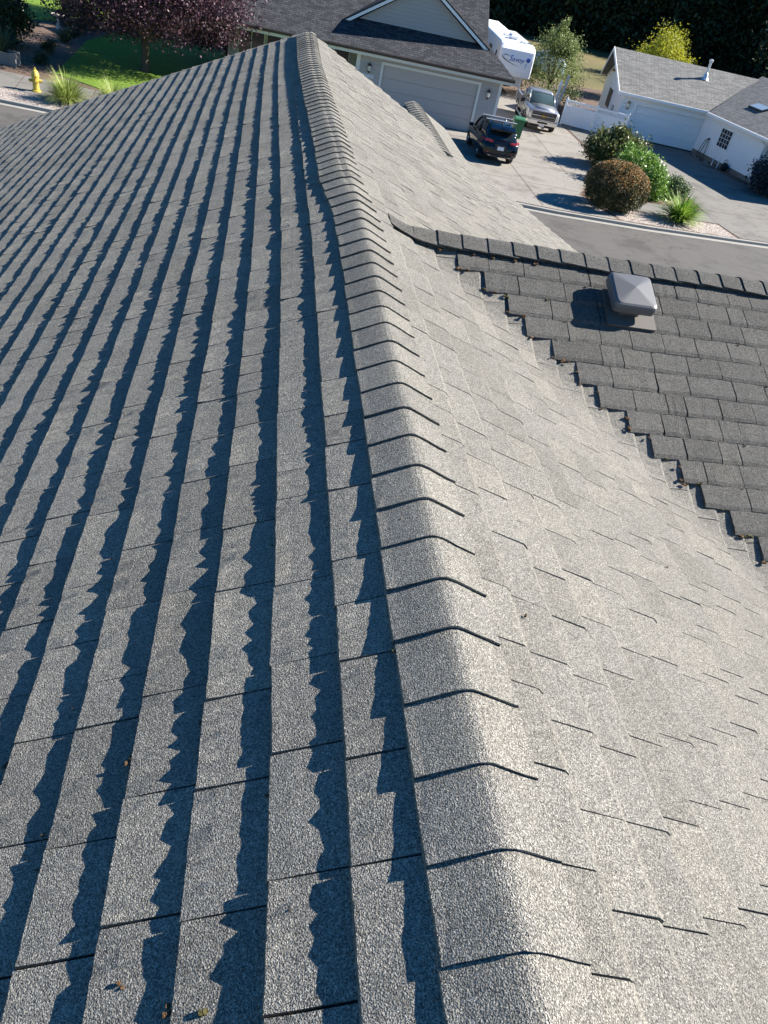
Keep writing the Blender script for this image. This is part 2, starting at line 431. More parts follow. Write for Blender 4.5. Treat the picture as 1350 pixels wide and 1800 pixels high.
# rake boards, eaves and walls of the house
m = MB()
for k in range(24):
    d0, d1 = 4.95*h*k/24, 4.95*h*(k+1)/24
    p, q = FL(d0, rake(d0)-.01, 0), FL(d1, rake(d1)-.01, 0)
    m.loft([[(p[0], p[1], p[2]-.02), (p[0], p[1]+.03, p[2]-.02), (p[0], p[1]+.03, p[2]-.2), (p[0], p[1], p[2]-.2)],
            [(q[0], q[1], q[2]-.02), (q[0], q[1]+.03, q[2]-.02), (q[0], q[1]+.03, q[2]-.2), (q[0], q[1], q[2]-.2)]], cap=(k in (0, 23)))
m.build('rake_board', M_FASCIA, house)
p, q = FRt(0, RAKE_R, 0), FRt(4.6*h, RAKE_R, 0); m = MB()
m.loft([[(v[0], v[1]+.002, v[2]-.02), (v[0], v[1]+.03, v[2]-.02), (v[0], v[1]+.03, v[2]-.2), (v[0], v[1]+.002, v[2]-.2)] for v in (p, q)])
m.build('rake_board', M_FASCIA, house)
xl, xq = X0-4.6*h*CS, X0+4.3*h*CS
prof = [(xl, 0), (xq, 0), (xq, ZR-.5*(xq-X0)-.45), (X0, ZR-.45), (xl, ZR-.5*(X0-xl)-.45)]
MB().prism(prof, lambda a, b: (a, YN+.1, b), lambda a, b: (a, 9.2*h, b)).build('wall', M_HWALL, house)
wp = [(YC-3.3*h*CS, 0), (YC+3.3*h*CS, 0), (YC+3.3*h*CS, ZC-.5*3.3*h*CS-.3), (YC, ZC-.3), (YC-3.3*h*CS, ZC-.5*3.3*h*CS-.3)]
MB().prism(wp, lambda a, b: (X0+.3*h+1.0, a, b), lambda a, b: (5.7*h, a, b)).build('wall', M_HWALL, house)
# small lower gable at the far end of the right slope
px0 = onplane(775, 262, (.447, 0, .894), (X0-.067*h, 0, ZR-.09*h))
gx, gz = px0.x, px0.z+.01
GY0, GY1 = px0.y-.1, RAKE_R+1.9
prof = [(-.6, -.3), (0, 0), (.6, -.3), (.6, -.42), (0, -.12), (-.6, -.42)]
small = MB().prism(prof, lambda a, b: (gx+a, GY0, gz+b), lambda a, b: (gx+a, GY1, gz+b)).build('entry_gable', M_SH, house); small['label'] = 'small lower gable roof past the far rake'
MB().prism([(-.45, -6), (.45, -6), (.45, -.3), (0, -.13), (-.45, -.3)], lambda a, b: (gx+a, RAKE_R+.05, max(0, gz+b)), lambda a, b: (gx+a, GY1-.3, max(0, gz+b))).build('wall', M_HWALL, house)
y = GY0-.1
while y < GY1:
    m = MB(); rows = [(y, -.004), (y+.001, .016), (y+.2, .003)]; ws = (-.14, -.09, -.03, .03, .09, .14)
    for yy, t in rows:
        for w in ws: m.v.append((gx+w, yy, gz-.5*(math.sqrt(w*w+.0016)-.04)+.006+t))
    for r in range(2):
        for k in range(5): m.f.append((r*6+k, r*6+k+1, r*6+k+7, r*6+k+6))
    m.build('ridge_cap', M_SH, small, fix=False); y += .16
# ================================================================== the setting
def mat_ground(name, c0, c1, scale, bdist=0, bscale=40, rough=.95, c2=None):
    m, nt, b = new_mat(name); b.inputs['Roughness'].default_value = rough; b.inputs['Specular IOR Level'].default_value = .2
    col = mixc(nt, nz(nt, scale, 6, .7), c0, c1)
    if c2: col = mixc(nt, ramp(nt, nz(nt, scale*.12, 4, .6), [(.42, (0, 0, 0)), (.62, (1, 1, 1))]), col, c2)
    if rough < .92 and c2 and rough != .9 or name == 'asphalt':       # paving: old stains and hairline cracks
        st_ = ramp(nt, nz(nt, .55, 6, .75), [(.38, (.72, .71, .7)), (.5, (1, 1, 1)), (.72, (1.07, 1.07, 1.06))])
        col = mixc(nt, 1.0, col, st_, 'MULTIPLY')
        v = nd(nt, 'ShaderNodeTexVoronoi', Scale=.22, feature='DISTANCE_TO_EDGE')
        wv = nt.nodes.new('ShaderNodeVectorMath'); wv.operation = 'ADD'
        nn = nd(nt, 'ShaderNodeTexNoise', Scale=.9, Detail=5.0); nt.links.new(pos(nt), nn.inputs['Vector'])
        nt.links.new(pos(nt), wv.inputs[0]); nt.links.new(nn.outputs['Color'], wv.inputs[1]); nt.links.new(wv.outputs[0], v.inputs['Vector'])
        col = mixc(nt, 1.0, col, ramp(nt, v.outputs['Distance'], [(0, (.55, .54, .52)), (.0035, (1, 1, 1))]), 'MULTIPLY')
    nt.links.new(col, b.inputs['Base Color'])
    if bdist: bump(nt, b, nz(nt, bscale, 4, .65), 1.0, bdist)
    return m
def mat_pebble(name, cols, scale):
    m, nt, b = new_mat(name); b.inputs['Roughness'].default_value = .9
    v = nd(nt, 'ShaderNodeTexVoronoi', Scale=scale); nt.links.new(pos(nt), v.inputs['Vector'])
    sp = nd(nt, 'ShaderNodeSeparateColor'); nt.links.new(v.outputs['Color'], sp.inputs[0])
    nt.links.new(ramp(nt, sp.outputs[0], [(i/(len(cols)-1), c) for i, c in enumerate(cols)]), b.inputs['Base Color'])
    bp = bump(nt, b, v.outputs['Distance'], 1.0, .03); bp.invert = True
    return m
M_ROAD = mat_ground('asphalt', (.075, .07, .065), (.125, .117, .107), 2.5, .004, 120, .9, (.1, .094, .087))
M_CONC = mat_ground('concrete', (.19, .175, .152), (.29, .268, .235), 1.6, .003, 60, .85, (.235, .217, .192))
M_CONCD = mat_ground('aged_concrete', (.135, .127, .115), (.215, .202, .18), 1.4, .003, 60, .85, (.175, .165, .148))
M_KERB = mat_ground('kerb_concrete', (.22, .21, .19), (.34, .325, .29), 2.5, .002, 60, .85)
M_FIELD = mat_ground('dry_field', (.06, .07, .025), (.13, .12, .05), .6, .05, 3, .95, (.16, .13, .06))
M_LAWN = mat_ground('lawn_grass', (.075, .15, .016), (.18, .27, .03), 9, .03, 60, .9, (.15, .235, .028))
M_BARK = mat_pebble('bark_mulch', [(.05, .028, .018), (.09, .052, .034), (.14, .09, .06), (.2, .14, .1)], 22)
M_GRAVEL = mat_pebble('pebbles', [(.14, .105, .085), (.24, .19, .16), (.36, .31, .27), (.48, .43, .38)], 18)
M_WHITE = mat_plain('white_paint', (.84, .84, .83), .5, .05, 2)
M_VINYL = mat_plain('white_vinyl', (.83, .84, .85), .4, .04, 2)
M_TRIM = mat_plain('pale_trim', (.66, .65, .61), .55, .06, 3)
M_DARKG = mat_plain('dark_glass', (.012, .014, .016), .08, .2, 1, spec=.6)
M_WINGL = mat_plain('window_glass', (.03, .036, .042), .4, .2, 1, spec=.12)
M_BLACK = mat_plain('black_plastic', (.015, .015, .016), .5, .2, 10)
M_RUBBER = mat_plain('tyre_rubber', (.018, .018, .018), .8, .25, 30)
M_CHROME = mat_plain('chrome', (.75, .75, .75), .15, .05, 3, metal=1)
M_ALLOY = mat_plain('alloy', (.35, .35, .36), .35, .1, 10, metal=1)
M_BRONZE = mat_plain('lantern_metal', (.06, .04, .03), .5, .2, 20)
M_BRASS = mat_plain('lantern_brass', (.3, .2, .08), .4, .2, 20, metal=.7)
M_FROST = mat_plain('lantern_glass', (.6, .58, .5), .3, .05, 5)
M_WOOD = mat_plain('bark_wood', (.09, .065, .045), .95, .4, 8, bmp=.02, bscale=25)
M_PALEWOOD = mat_plain('pale_bark', (.4, .36, .28), .9, .25, 10, bmp=.006, bscale=40)
M_SOFFIT = mat_plain('soffit', (.5, .48, .44), .7, .06, 3)
M_PLATE = mat_plain('plate_white', (.7, .72, .75), .45, .05, 10)
def mat_siding(name, col, pitch):
    m, nt, b = new_mat(name); b.inputs['Roughness'].default_value = .6
    sp = nd(nt, 'ShaderNodeSeparateXYZ'); nt.links.new(pos(nt), sp.inputs[0])
    mu = nd(nt, 'ShaderNodeMath', operation='DIVIDE'); nt.links.new(sp.outputs[2], mu.inputs[0]); mu.inputs[1].default_value = pitch
    fr = nd(nt, 'ShaderNodeMath', operation='FRACT'); nt.links.new(mu.outputs[0], fr.inputs[0])
    iv = nd(nt, 'ShaderNodeMath', operation='SUBTRACT'); iv.inputs[0].default_value = 1; nt.links.new(fr.outputs[0], iv.inputs[1])
    nt.links.new(mixc(nt, nz(nt, 1.2, 4, .6), tuple(c*.92 for c in col), tuple(min(1, c*1.06) for c in col)), b.inputs['Base Color'])
    bump(nt, b, iv.outputs[0], 1.0, .014); return m
M_SIDA = mat_siding('grey_lap_siding', (.4, .37, .35), .19)
M_SIDW = mat_siding('white_lap_siding', (.84, .84, .83), .16)
def mat_farroof(name, c0, c1, rot, wx=.32, wy=.15):
    m, nt, b = new_mat(name); b.inputs['Roughness'].default_value = .95; b.inputs['Specular IOR Level'].default_value = .15
    mp = nd(nt, 'ShaderNodeMapping'); mp.inputs['Rotation'].default_value = (0, 0, rot); nt.links.new(pos(nt), mp.inputs[0])
    br = nd(nt, 'ShaderNodeTexBrick', Scale=1.0); br.offset = .37; br.squash = 1
    br.inputs['Brick Width'].default_value = wx; br.inputs['Row Height'].default_value = wy; br.inputs['Mortar Size'].default_value = .012; br.inputs['Bias'].default_value = .1
    br.inputs['Color1'].default_value = c4(c0); br.inputs['Color2'].default_value = c4(c1); br.inputs['Mortar'].default_value = c4(tuple(c*.45 for c in c0))
    nt.links.new(mp.outputs[0], br.inputs[0])
    nt.links.new(mixc(nt, 1.0, br.outputs[0], ramp(nt, nz(nt, 5, 5, .7), [(.3, (.8, .8, .8)), (.7, (1.15, 1.15, 1.15))]), 'MULTIPLY'), b.inputs['Base Color'])
    bp = bump(nt, b, br.outputs['Fac'], .8, .02); bp.invert = True
    return m
M_RFA = mat_farroof('neighbour_shingles', (.032, .034, .04), (.07, .071, .077), R_(5.5))
M_RFW = mat_farroof('pale_shingles', (.15, .147, .14), (.235, .23, .215), R_(11.7), .5, .13)
M_RFV = mat_farroof('grey_shingles_wing', (.13, .13, .13), (.2, .2, .198), R_(-7), .13, .3)

# ground sheets
def struct(o): o['kind'] = 'structure'; return o
KL = [(-70, 43.2), (-40, 39.3), (-10.71, 35.66), (0, 34.2), (12.25, 32.8), (16.5, 32.75), (20.8, 33.02), (40, 34.6), (70, 37.5)]   # far kerb line
def off(line, d): return [(x, y+d) for x, y in line]
def band(name, a, b, z, mat):
    m = MB()
    for i in range(len(a)-1): m.poly([(*a[i], z), (*a[i+1], z), (*b[i+1], z), (*b[i], z)])
    return struct(m.build(name, mat))
struct(slab('ground', [(-900, -400), (900, -400), (900, 1500), (-900, 1500)], -.6, -.14, M_FIELD))
band('road', off(KL, -13), off(KL, -.36), -.12, M_ROAD)
band('gutter', off(KL, -.36), off(KL, -.05), -.112, M_KERB)
def kerb(line, name):
    m = MB(); rings = []
    for x, y in line: rings.append([(x, y-.05, -.13), (x, y-.035, -.006), (x, y-.01, .006), (x, y+.12, .006), (x, y+.12, -.13)])
    m.loft(rings); return struct(m.build(name, M_KERB))
kerb(KL, 'kerb'); kerb(off(KL, -13.1), 'kerb')
band('front_yard', off(KL, -22), off(KL, -12.95), -.002, M_LAWN)
band('planting_bed', off(KL, .12), [(x, 74) for x, y in KL], -.004, M_BARK)
P2 = lambda *a: [tuple(G(*p)[:2]) for p in a]
band('gravel_strip', off(KL[1:4], .12), [(-40, 41.6), (-10.9, 37.45), (0, 36.1)], .004, M_GRAVEL)
band('sidewalk', [(-40, 41.6), (-10.9, 37.45), (0, 36.1), (6.6, 35.5)], [(-40, 44.4), (-11.6, 40.6), (0, 38.9), (6.6, 38.2)], .008, M_CONCD)
for x in np.arange(-20, 5, 1.55):
    y = 37.45-(x+10.9)*.124; struct(MB().poly([(x, y, .0125), (x+.03, y, .0125), (x-.3+.03, y+3, .0125), (x-.3, y+3, .0125)]).build('sidewalk_joint', M_BARK))
lawn = [(-10.05, 42.0), (-7.4, 40.2), (0, 39.3), (2.8, 39.0), (2.8, 49), (2, 57), (-9.5, 57.5), (-10.55, 51.7)]
struct(slab('lawn', lawn, -.1, .03, M_LAWN))
struct(slab('lawn', [(-19, 53.8), (-14.5, 55.2), (-11.9, 57.2), (-11.0, 60), (-9, 74), (-60, 74), (-60, 56)], -.1, .03, M_LAWN))
# concrete drive of the grey house
drv = [(3.0, 34.15), (12.25, 33.0), (15.1, 32.95), (14.3, 36.2), (15.6, 38.8), (16.7, 41.5), (17.4, 44), (18.2, 48.6), (18.4, 53.6), (18.9, 62), (11.95, 62.5), (11.9, 46.2), (4.4, 46.6), (3.2, 40)]
drive = struct(slab('driveway', drv, -.1, .016, M_CONC))
def joint(pts, w=.03, z=.0205, mat=None):
    m = MB()
    for (x0, y0), (x1, y1) in zip(pts, pts[1:]):
        d = Vector((x1-x0, y1-y0)).normalized(); n = Vector((-d.y, d.x))*w/2
        m.poly([(x0-n.x, y0-n.y, z), (x1-n.x, y1-n.y, z), (x1+n.x, y1+n.y, z), (x0+n.x, y0+n.y, z)])
    return m.build('slab_joint', mat or M_BARK, drive)
for a, b in (((11.7, 33.2), (11.9, 45.9)), ((7.6, 34), (7.9, 46)), ((3.2, 37.6), (14.7, 36.6)), ((3.4, 41.2), (16.4, 40.2)), ((4.2, 44.6), (17.3, 43.6)), ((14.8, 40.3), (15.5, 52))): joint([a, b])
# drive of the white house
drw = [(21.2, 33.25), (40, 34.85), (40, 53.5), (28.2, 53.2), (22.6, 53.4), (18.6, 53.6), (18.45, 49.2), (19.3, 46.5), (20.7, 44.0), (21.6, 42.0), (21.15, 37.2), (21.0, 35.1)]
drive2 = struct(slab('driveway', drw, -.1, .012, M_CONCD))
o = MB().poly([(21.2, 37.3, .0165), (40, 38.6, .0165), (40, 38.65, .0165), (21.2, 37.35, .0165)]).build('slab_joint', M_BARK, drive2)
# bed between the drives: pebble strip and walk
struct(slab('gravel_strip', [(15.3, 33.0), (21.0, 33.2), (20.9, 35.0), (15.0, 34.7)], -.1, .005, M_GRAVEL))
struct(slab('sidewalk', [(16.2, 34.95), (21.0, 35.15), (21.1, 37.0), (18.4, 36.9), (16.4, 36.3)], -.1, .01, M_CONCD))

# ------------------------------------------------------------------ grey neighbour house
AE = R_(-5.5); AO = (10.6, 45.8, 0)
A = thing('neighbour_house', 'grey house with wide garage door and front gable across the street', 'house', AO, AE)
def part(m, name, mat, parent, **k): return m.build(name, mat, parent, **k)
DX0, DX1, DH = -5.06, .1, 2.36
w = MB()
w.box(-6.4, DX0, 0, .15, 0, 2.86).box(DX1, 1.3, 0, .15, 0, 2.86).box(DX0, DX1, 0, .15, DH, 2.86)
w.box(-6.4, -6.25, .15, 1.9, 0, 2.86).box(1.15, 1.3, .15, 9, 0, 2.86)
part(w, 'wall', M_SIDA, A)
part(MB().box(-13.5, -6.4, 1.9, 2.05, 0, 2.86), 'wall', M_SIDA, A)
part(MB().box(-6.52, -6.32, -.03, .16, 0, 2.86), 'corner_board', M_TRIM, A); part(MB().box(1.22, 1.36, -.03, .16, 0, 2.86), 'corner_board', M_TRIM, A)
gd = part(MB().box(DX0, DX1, .1, .13, 0, DH), 'garage_door', M_SIDA, A); gd['label'] = 'wide grey sectional garage door'
M_GDA = mat_plain('garage_door_paint', (.42, .38, .355), .5, .05, 2)
for k in range(4):
    z0 = .02+k*(DH-.02)/4; sec = part(MB().box(DX0+.01, DX1-.01, .06, .099, z0, z0+(DH-.02)/4-.012), 'door_section', M_GDA, gd)
for nm, b in (('door_trim', (DX0-.13, DX0, -.035, .1, 0, DH+.13)), ('door_trim', (DX1, DX1+.13, -.035, .1, 0, DH+.13)), ('door_trim', (DX0, DX1, -.035, .1, DH, DH+.13))):
    part(MB().box(*b), nm, M_TRIM, A)
def lantern(parent, x, z, metal, yw=-.002):
    l = MB().lathe([(.06, -.02), (.075, 0), (.08, .02), (.09, .14), (.1, .22)], 8, (x, yw-.14, z)).build('wall_lantern', M_FROST, parent)
    m = MB().lathe([(.12, 0), (.1, .05), (.05, .1), (.015, .16)], 8, (x, yw-.14, z+.22)).lathe([(.03, -.12), (.07, -.06), (.075, -.02)], 8, (x, yw-.14, z)).box(x-.05, x+.05, yw-.02, yw, z-.1, z+.3)
    m.tube((x, yw, z+.05), (x, yw-.12, z-.06), .015)
    m.build('lantern_frame', metal, l)
lantern(A, -5.8, 1.98, M_BRONZE); lantern(A, .7, 1.9, M_BRONZE)
pl = part(MB().bbox(-6.1, -5.52, -.03, -.003, 1.62, 1.79, .01), 'number_plate', M_PLATE, A)
def text_mesh(body, size, mat, parent, M, name, shear=0, ext=.004):
    cu = bpy.data.curves.new('t', 'FONT'); cu.body = body; cu.size = size; cu.extrude = ext; cu.shear = shear; cu.align_x = 'CENTER'; cu.align_y = 'CENTER'
    t = bpy.data.objects.new('t', cu); link(t); bpy.context.view_layer.update()
    me = bpy.data.meshes.new_from_object(t.evaluated_get(bpy.context.evaluated_depsgraph_get())); bpy.data.objects.remove(t); bpy.data.curves.remove(cu)
    me.transform(M); me.materials.clear(); me.materials.append(mat); me.name = name
    o = bpy.data.objects.new(name, me); link(o); o.parent = parent; return o
FRONT = Matrix.Rotation(R_(90), 4, 'X')
for k, ch in enumerate('4110'): text_mesh(ch, .17, M_BLACK, pl, Matrix.Translation((-5.81+(k-1.5)*.125, -.034, 1.705)) @ FRONT, 'numeral')
# dark entry and windows under the eave on the left
for x0, x1 in ((-8.6, -7.0), (-12.9, -11.6), (-11.4, -9.9)):
    f = part(MB().box(x0-.07, x1+.07, 1.84, 1.899, .5, 2.5), 'window', M_TRIM, A); part(MB().box(x0, x1, 1.8, 1.839, .57, 2.43), 'pane', M_DARKG, f)
    part(MB().box((x0+x1)/2-.025, (x0+x1)/2+.025, 1.77, 1.799, .57, 2.43), 'mullion', M_TRIM, f)
part(MB().box(-9.3, -9.15, -.2, -.05, 0, 2.86), 'porch_post', M_TRIM, A)
# roof facing the street: skirt + main slope in one plane
EZ, EV, PT = 2.95, -.45, .5
def S_(u, v): return (u, v, EZ+(v-EV)*PT)
rfp = [(-13.9, EV), (1.9, EV), (.42, 1.73), (.35, 1.76), (.35, 8.2), (-13.9, 8.2)]
m = MB(); m.loft([[S_(*p) for p in rfp], [(p[0], p[1], S_(*p)[2]-.12) for p in rfp]]); roofA = part(m, 'roof', M_RFA, A)
m = MB(); m.loft([[(1.9, EV, EZ), (.42, 1.73, S_(0, 1.73)[2]), (1.9, 6, EZ)], [(1.9, EV, EZ-.1), (.42, 1.73, S_(0, 1.73)[2]-.1), (1.9, 6, EZ-.1)]]); part(m, 'hip', M_RFA, roofA)
m = MB(); m.loft([[(.35, 8.2, 7.27), (.35, 16.5, 3.1), (-13.9, 16.5, 3.1), (-13.9, 8.2, 7.27)], [(.35, 8.2, 7.15), (.35, 16.5, 2.98), (-13.9, 16.5, 2.98), (-13.9, 8.2, 7.15)]]); part(m, 'rear_slope', M_RFA, roofA)
part(MB().box(-13.9, 1.9, EV-.09, EV-.005, EZ-.14, EZ-.015), 'gutter', M_BRONZE, A)
part(MB().box(-13.9, 1.85, EV-.004, EV+.03, EZ-.28, EZ-.13), 'fascia', M_TRIM, A)
part(MB().box(-13.9, 1.8, EV+.03, 1.85, EZ-.16, EZ-.1).box(1.35, 1.8, 1.85, 6, EZ-.16, EZ-.1), 'soffit', M_SOFFIT, A)
# front gable standing on the slope
GB, GT, GA = 1.73, 3.84, 6.3
m = MB(); m.loft([[(-7.1, GB, 3.78), (.1, GB, 3.78), (-3.45, GB, GA-.22)], [(-7.1, GB+.15, 3.78), (.1, GB+.15, 3.78), (-3.45, GB+.15, GA-.22)]]); part(m, 'gable_wall', M_SIDA, A)
ga = [(-7.45, GT), (-3.45, GA), (.42, GT)]
m = MB(); up = [(p[0], p[1]+.0) for p in ga]; dn = [(-7.45, GT-.16), (-3.45, GA-.16), (.42, GT-.16)]
ring = up+dn[::-1]
m.prism(ring, lambda a, b: (a, GB-.35, b), lambda a, b: (a, GB-.28, b)); part(m, 'rake_board', M_WHITE, A)
ring = [(-7.5, GT), (-3.45, GA+.03), (.47, GT), (.47, GT-.06), (-3.45, GA-.04), (-7.5, GT-.06)]
ring = [(a, b+.06) for a, b in ring]
m = MB(); m.prism(ring, lambda a, b: (a, GB-.37, b), lambda a, b: (a, 7.2, b)); part(m, 'gable_roof', M_RFA, roofA)
# side wall end under the main rake
m = MB(); m.loft([[(.05, 1.9, 2.8), (.05, 15.8, 2.8), (.05, 8.2, 7.0), (.05, 1.9, 3.85)], [(.15, 1.9, 2.8), (.15, 15.8, 2.8), (.15, 8.2, 7.0), (.15, 1.9, 3.85)]]); part(m, 'wall', M_SIDA, A)
part(MB().box(-13.4, .05, 15.6, 15.8, 0, 3.0).box(-13.5, -13.35, 2.05, 15.8, 0, 3.0), 'wall', M_SIDA, A)

# carport behind the grey house
cp = thing('carport', 'tan open carport with white roof edge behind the travel trailer', 'carport', (15.2, 72.5, 0), R_(-5))
MB().box(-3.2, 3.0, -1.2, 6, 3.0, 3.16).build('roof', M_WHITE, cp)
for x in (-3.0, -1.2, .6, 2.7):
    MB().box(x-.08, x+.08, -.9, -.74, 0, 3.0).build('post', M_TRIM, cp)
MB().box(-3.1, 2.9, 5.7, 5.85, 0, 3.0).build('back_wall', mat_plain('tan_boards', (.42, .3, .2), .8, .2, 3), cp)

# ------------------------------------------------------------------ white house
WE = R_(-11.7); WO = (27.35, 52.22, 0)
Wh = thing('white_house', 'white single storey house with garage door and side wing across the street', 'house', WO, WE)
UL = -5.55; RV, RZ = 4.3, 4.5; WEV, WEZ, WP = -.4, 2.55, .415
m = MB(); m.box(UL, -4.55, 0, .15, 0, 2.45).box(-.05, 3.6, 0, .15, 0, 2.45).box(-4.55, -.05, 0, .15, 1.98, 2.45)
part(m, 'wall', M_SIDW, Wh)
gp = [(0, 0), (8.6, 0), (8.6, 2.5), (RV, RZ-.17), (0, 2.5)]
part(MB().prism(gp, lambda a, b: (UL, a+.151, b), lambda a, b: (UL+.12, a+.151, b)), 'gable_wall', M_SIDW, Wh)
part(MB().box(UL, 6, 8.6, 8.75, 0, 2.5), 'wall', M_SIDW, Wh)
gd = part(MB().box(-4.55, -.05, .11, .14, 0, 1.98), 'garage_door', M_WHITE, Wh); gd['label'] = 'white sectional garage door'
M_GDW = mat_plain('white_door_paint', (.82, .82, .82), .45, .03, 2)
for k in range(4):
    z0 = .09+k*.47; part(MB().box(-4.54, -.06, .07, .109, z0, z0+.462), 'door_section', M_GDW, gd)
part(MB().box(-4.54, -.06, .06, .1, .0, .085), 'door_seal', M_BLACK, gd)
for b in ((-4.68, -4.55, -.03, .1, 0, 2.1), (-.05, .08, -.03, .1, 0, 2.1), (-4.55, -.05, -.03, .1, 1.98, 2.1)): part(MB().box(*b), 'door_trim', M_WHITE, Wh)
lantern(Wh, -5.1, 1.75, M_BRASS); lantern(Wh, .42, 1.72, M_BRASS)
part(MB().box(UL-.03, UL+.1, -.03, .15, 0, 2.45), 'corner_board', M_WHITE, Wh)
# gable wall window and lamp
def gwin(v0, v1, z0, z1):
    f = part(MB().box(UL-.05, UL-.002, v0-.06, v1+.06, z0-.06, z1+.06), 'window', M_WHITE, Wh)
    part(MB().box(UL-.08, UL-.051, v0, (v0+v1)/2-.03, z0, z1), 'pane', M_WINGL, f); part(MB().box(UL-.08, UL-.051, (v0+v1)/2+.03, v1, z0, z1), 'pane', M_WINGL, f)
gwin(4.0, 5.5, .95, 2.05)
part(MB().lathe([(.02, 0), (.09, .03), (.1, .14), (.03, .2)], 8, (UL-.14, 5.9, 2.95)).box(UL-.1, UL, 5.86, 5.94, 3.0, 3.1), 'security_lamp', M_BRASS, Wh)
mbx = part(MB().box(UL-.12, UL-.002, 2.1, 2.5, 1.05, 1.4), 'meter_box', mat_plain('meter_grey', (.5, .5, .5), .5), Wh)
part(MB().tube((UL-.06, 2.3, 0), (UL-.06, 2.3, 1.049), .03), 'meter_pipe', M_WHITE, mbx)
# roof
UR = 12
def SW(u, v): return (u, v, WEZ+(v-WEV)*WP)
rp = [(-5.95, WEV), (.62, WEV), (3.9, RV), (-6.35, RV)]
m = MB(); m.loft([[SW(*p) for p in rp], [(p[0], p[1], SW(*p)[2]-.1) for p in rp]]); roofW = part(m, 'roof', M_RFW, Wh)
m = MB(); rp = [(-6.35, RV), (12, RV), (12, 9.1), (-5.95, 9.1)]
SB = lambda u, v: (u, v, SW(0, RV)[2]-(v-RV)*WP)
m.loft([[SB(*p) for p in rp], [(p[0], p[1], SB(*p)[2]-.1) for p in rp]]); part(m, 'rear_slope', M_RFW, roofW)
for v0, z0, v1, z1 in ((WEV, WEZ, RV, SW(0, RV)[2]), (RV, SW(0, RV)[2], 9.1, SB(0, 9.1)[2])):
    e0, e1 = (-5.95, -6.35) if v0 < RV else (-6.35, -5.95)
    m = MB(); m.loft([[(e0-.05, v0, z0+.01), (e0-.005, v0, z0+.01), (e0-.005, v0, z0-.2), (e0-.05, v0, z0-.2)], [(e1-.05, v1, z1+.01), (e1-.005, v1, z1+.01), (e1-.005, v1, z1-.2), (e1-.05, v1, z1-.2)]])
    part(m, 'rake_board', M_WHITE, Wh)
part(MB().box(-5.95, .62, WEV-.09, WEV-.003, WEZ-.13, WEZ+.005), 'gutter', M_WHITE, Wh)
part(MB().box(-5.9, .6, WEV+.001, .0, WEZ-.17, WEZ-.11), 'soffit', M_WHITE, Wh)
# vent pipe
pz = SW(0, 3.0)
vp = part(MB().lathe([(.28, -.06), (.2, .04), (.12, .3), (.085, .34), (.085, .95), (.13, .95), (.14, 1.08), (.06, 1.12)], 10, (-.25, 3.0, pz[2])), 'vent_pipe', mat_plain('galvanised', (.55, .58, .6), .4, .1, 8, metal=.5), Wh)
# side wing coming towards the street (world axes turned -83 degrees)
WD = Vector((.1238, -.9923, 0)); wa = G(1222, 272)
loc_inv = (Matrix.Translation(WO) @ Matrix.Rotation(WE, 4, 'Z')).inverted()
wo = loc_inv @ Vector((wa.x, wa.y, 0)); wang = math.atan2(WD.y, WD.x)-WE
MW = Matrix.Translation(wo) @ Matrix.Rotation(wang, 4, 'Z')       # x along the wing wall, +y into the house... (left of travel)
def wing(m, name, mat, parent=Wh): return m.xf(MW).build(name, mat, parent)
wing(MB().box(-.5, 6.25, 0, .15, .28, 2.5), 'wall', M_SIDW)
wing(MB().box(-.5, 6.27, -.02, .16, 0, .28), 'foundation', M_CONCD)
wing(MB().box(6.1, 6.25, .15, 7, 0, 2.5), 'wall', M_SIDW)
wing(MB().box(6.16, 6.3, -.03, .12, .05, 2.5), 'corner_board', M_WHITE)
f = wing(MB().box(1.75, 2.98, -.05, -.002, .98, 2.1), 'window', M_WHITE)
for x0, x1 in ((1.82, 2.33), (2.4, 2.91)):
    p_ = wing(MB().box(x0, x1, -.075, -.051, 1.05, 2.03), 'pane', M_WINGL, f)
    mm = MB()
    for k in (1, 2, 3): mm.box(x0, x1, -.082, -.0755, 1.05+k*.245-.01, 1.05+k*.245+.01)
    mm.box((x0+x1)/2-.01, (x0+x1)/2+.01, -.09, -.0825, 1.05, 2.03)
    wing(mm, 'muntin', M_WHITE, f)
WPT = .36
def SV_(s, t): return (s, t, 2.56+(t+.45)*WPT)
rp = [(.35, -.45), (10.6, -.45), (10.6, 5.4), (-3.9, 5.4)]  # roof carried on past the wing corner, out of view, to shade the drive
m = MB(); m.loft([[SV_(*p) for p in rp], [(p[0], p[1], SV_(*p)[2]-.1) for p in rp]]); rw = wing(m, 'wing_roof', M_RFV)
rp2 = [(10.6, 5.4), (-3.9, 5.4), (-3.9, 11), (10.6, 11)]
m = MB(); SB2 = lambda s, t: (s, t, SV_(0, 5.4)[2]-(t-5.4)*WPT)
m.loft([[SB2(*p) for p in rp2], [(p[0], p[1], SB2(*p)[2]-.1) for p in rp2]]); wing(m, 'rear_slope', M_RFV)
wing(MB().box(.3, 10.6, -.54, -.453, 2.42, 2.555), 'gutter', M_WHITE); wing(MB().box(.3, 10.55, -.449, 0, 2.38, 2.44), 'soffit', M_WHITE)
wing(MB().box(6.27, 10.3, 1.2, 1.35, 0, 2.55), 'wall', M_SIDW)  # invented wall under the unseen lengthened roof
wing(MB().path([(6.1, -.46, 2.42), (6.15, -.3, 2.3), (6.2, -.09, 2.15), (6.2, -.09, .1)], .05, 8), 'downspout', M_WHITE)
sk = MB().box(1.1, 2.5, 1.55, 2.25, 0, .1); sk.v = [(x, y, SV_(x, y)[2]+z) for x, y, z in sk.v]; sk = wing(sk, 'skylight', M_BLACK)
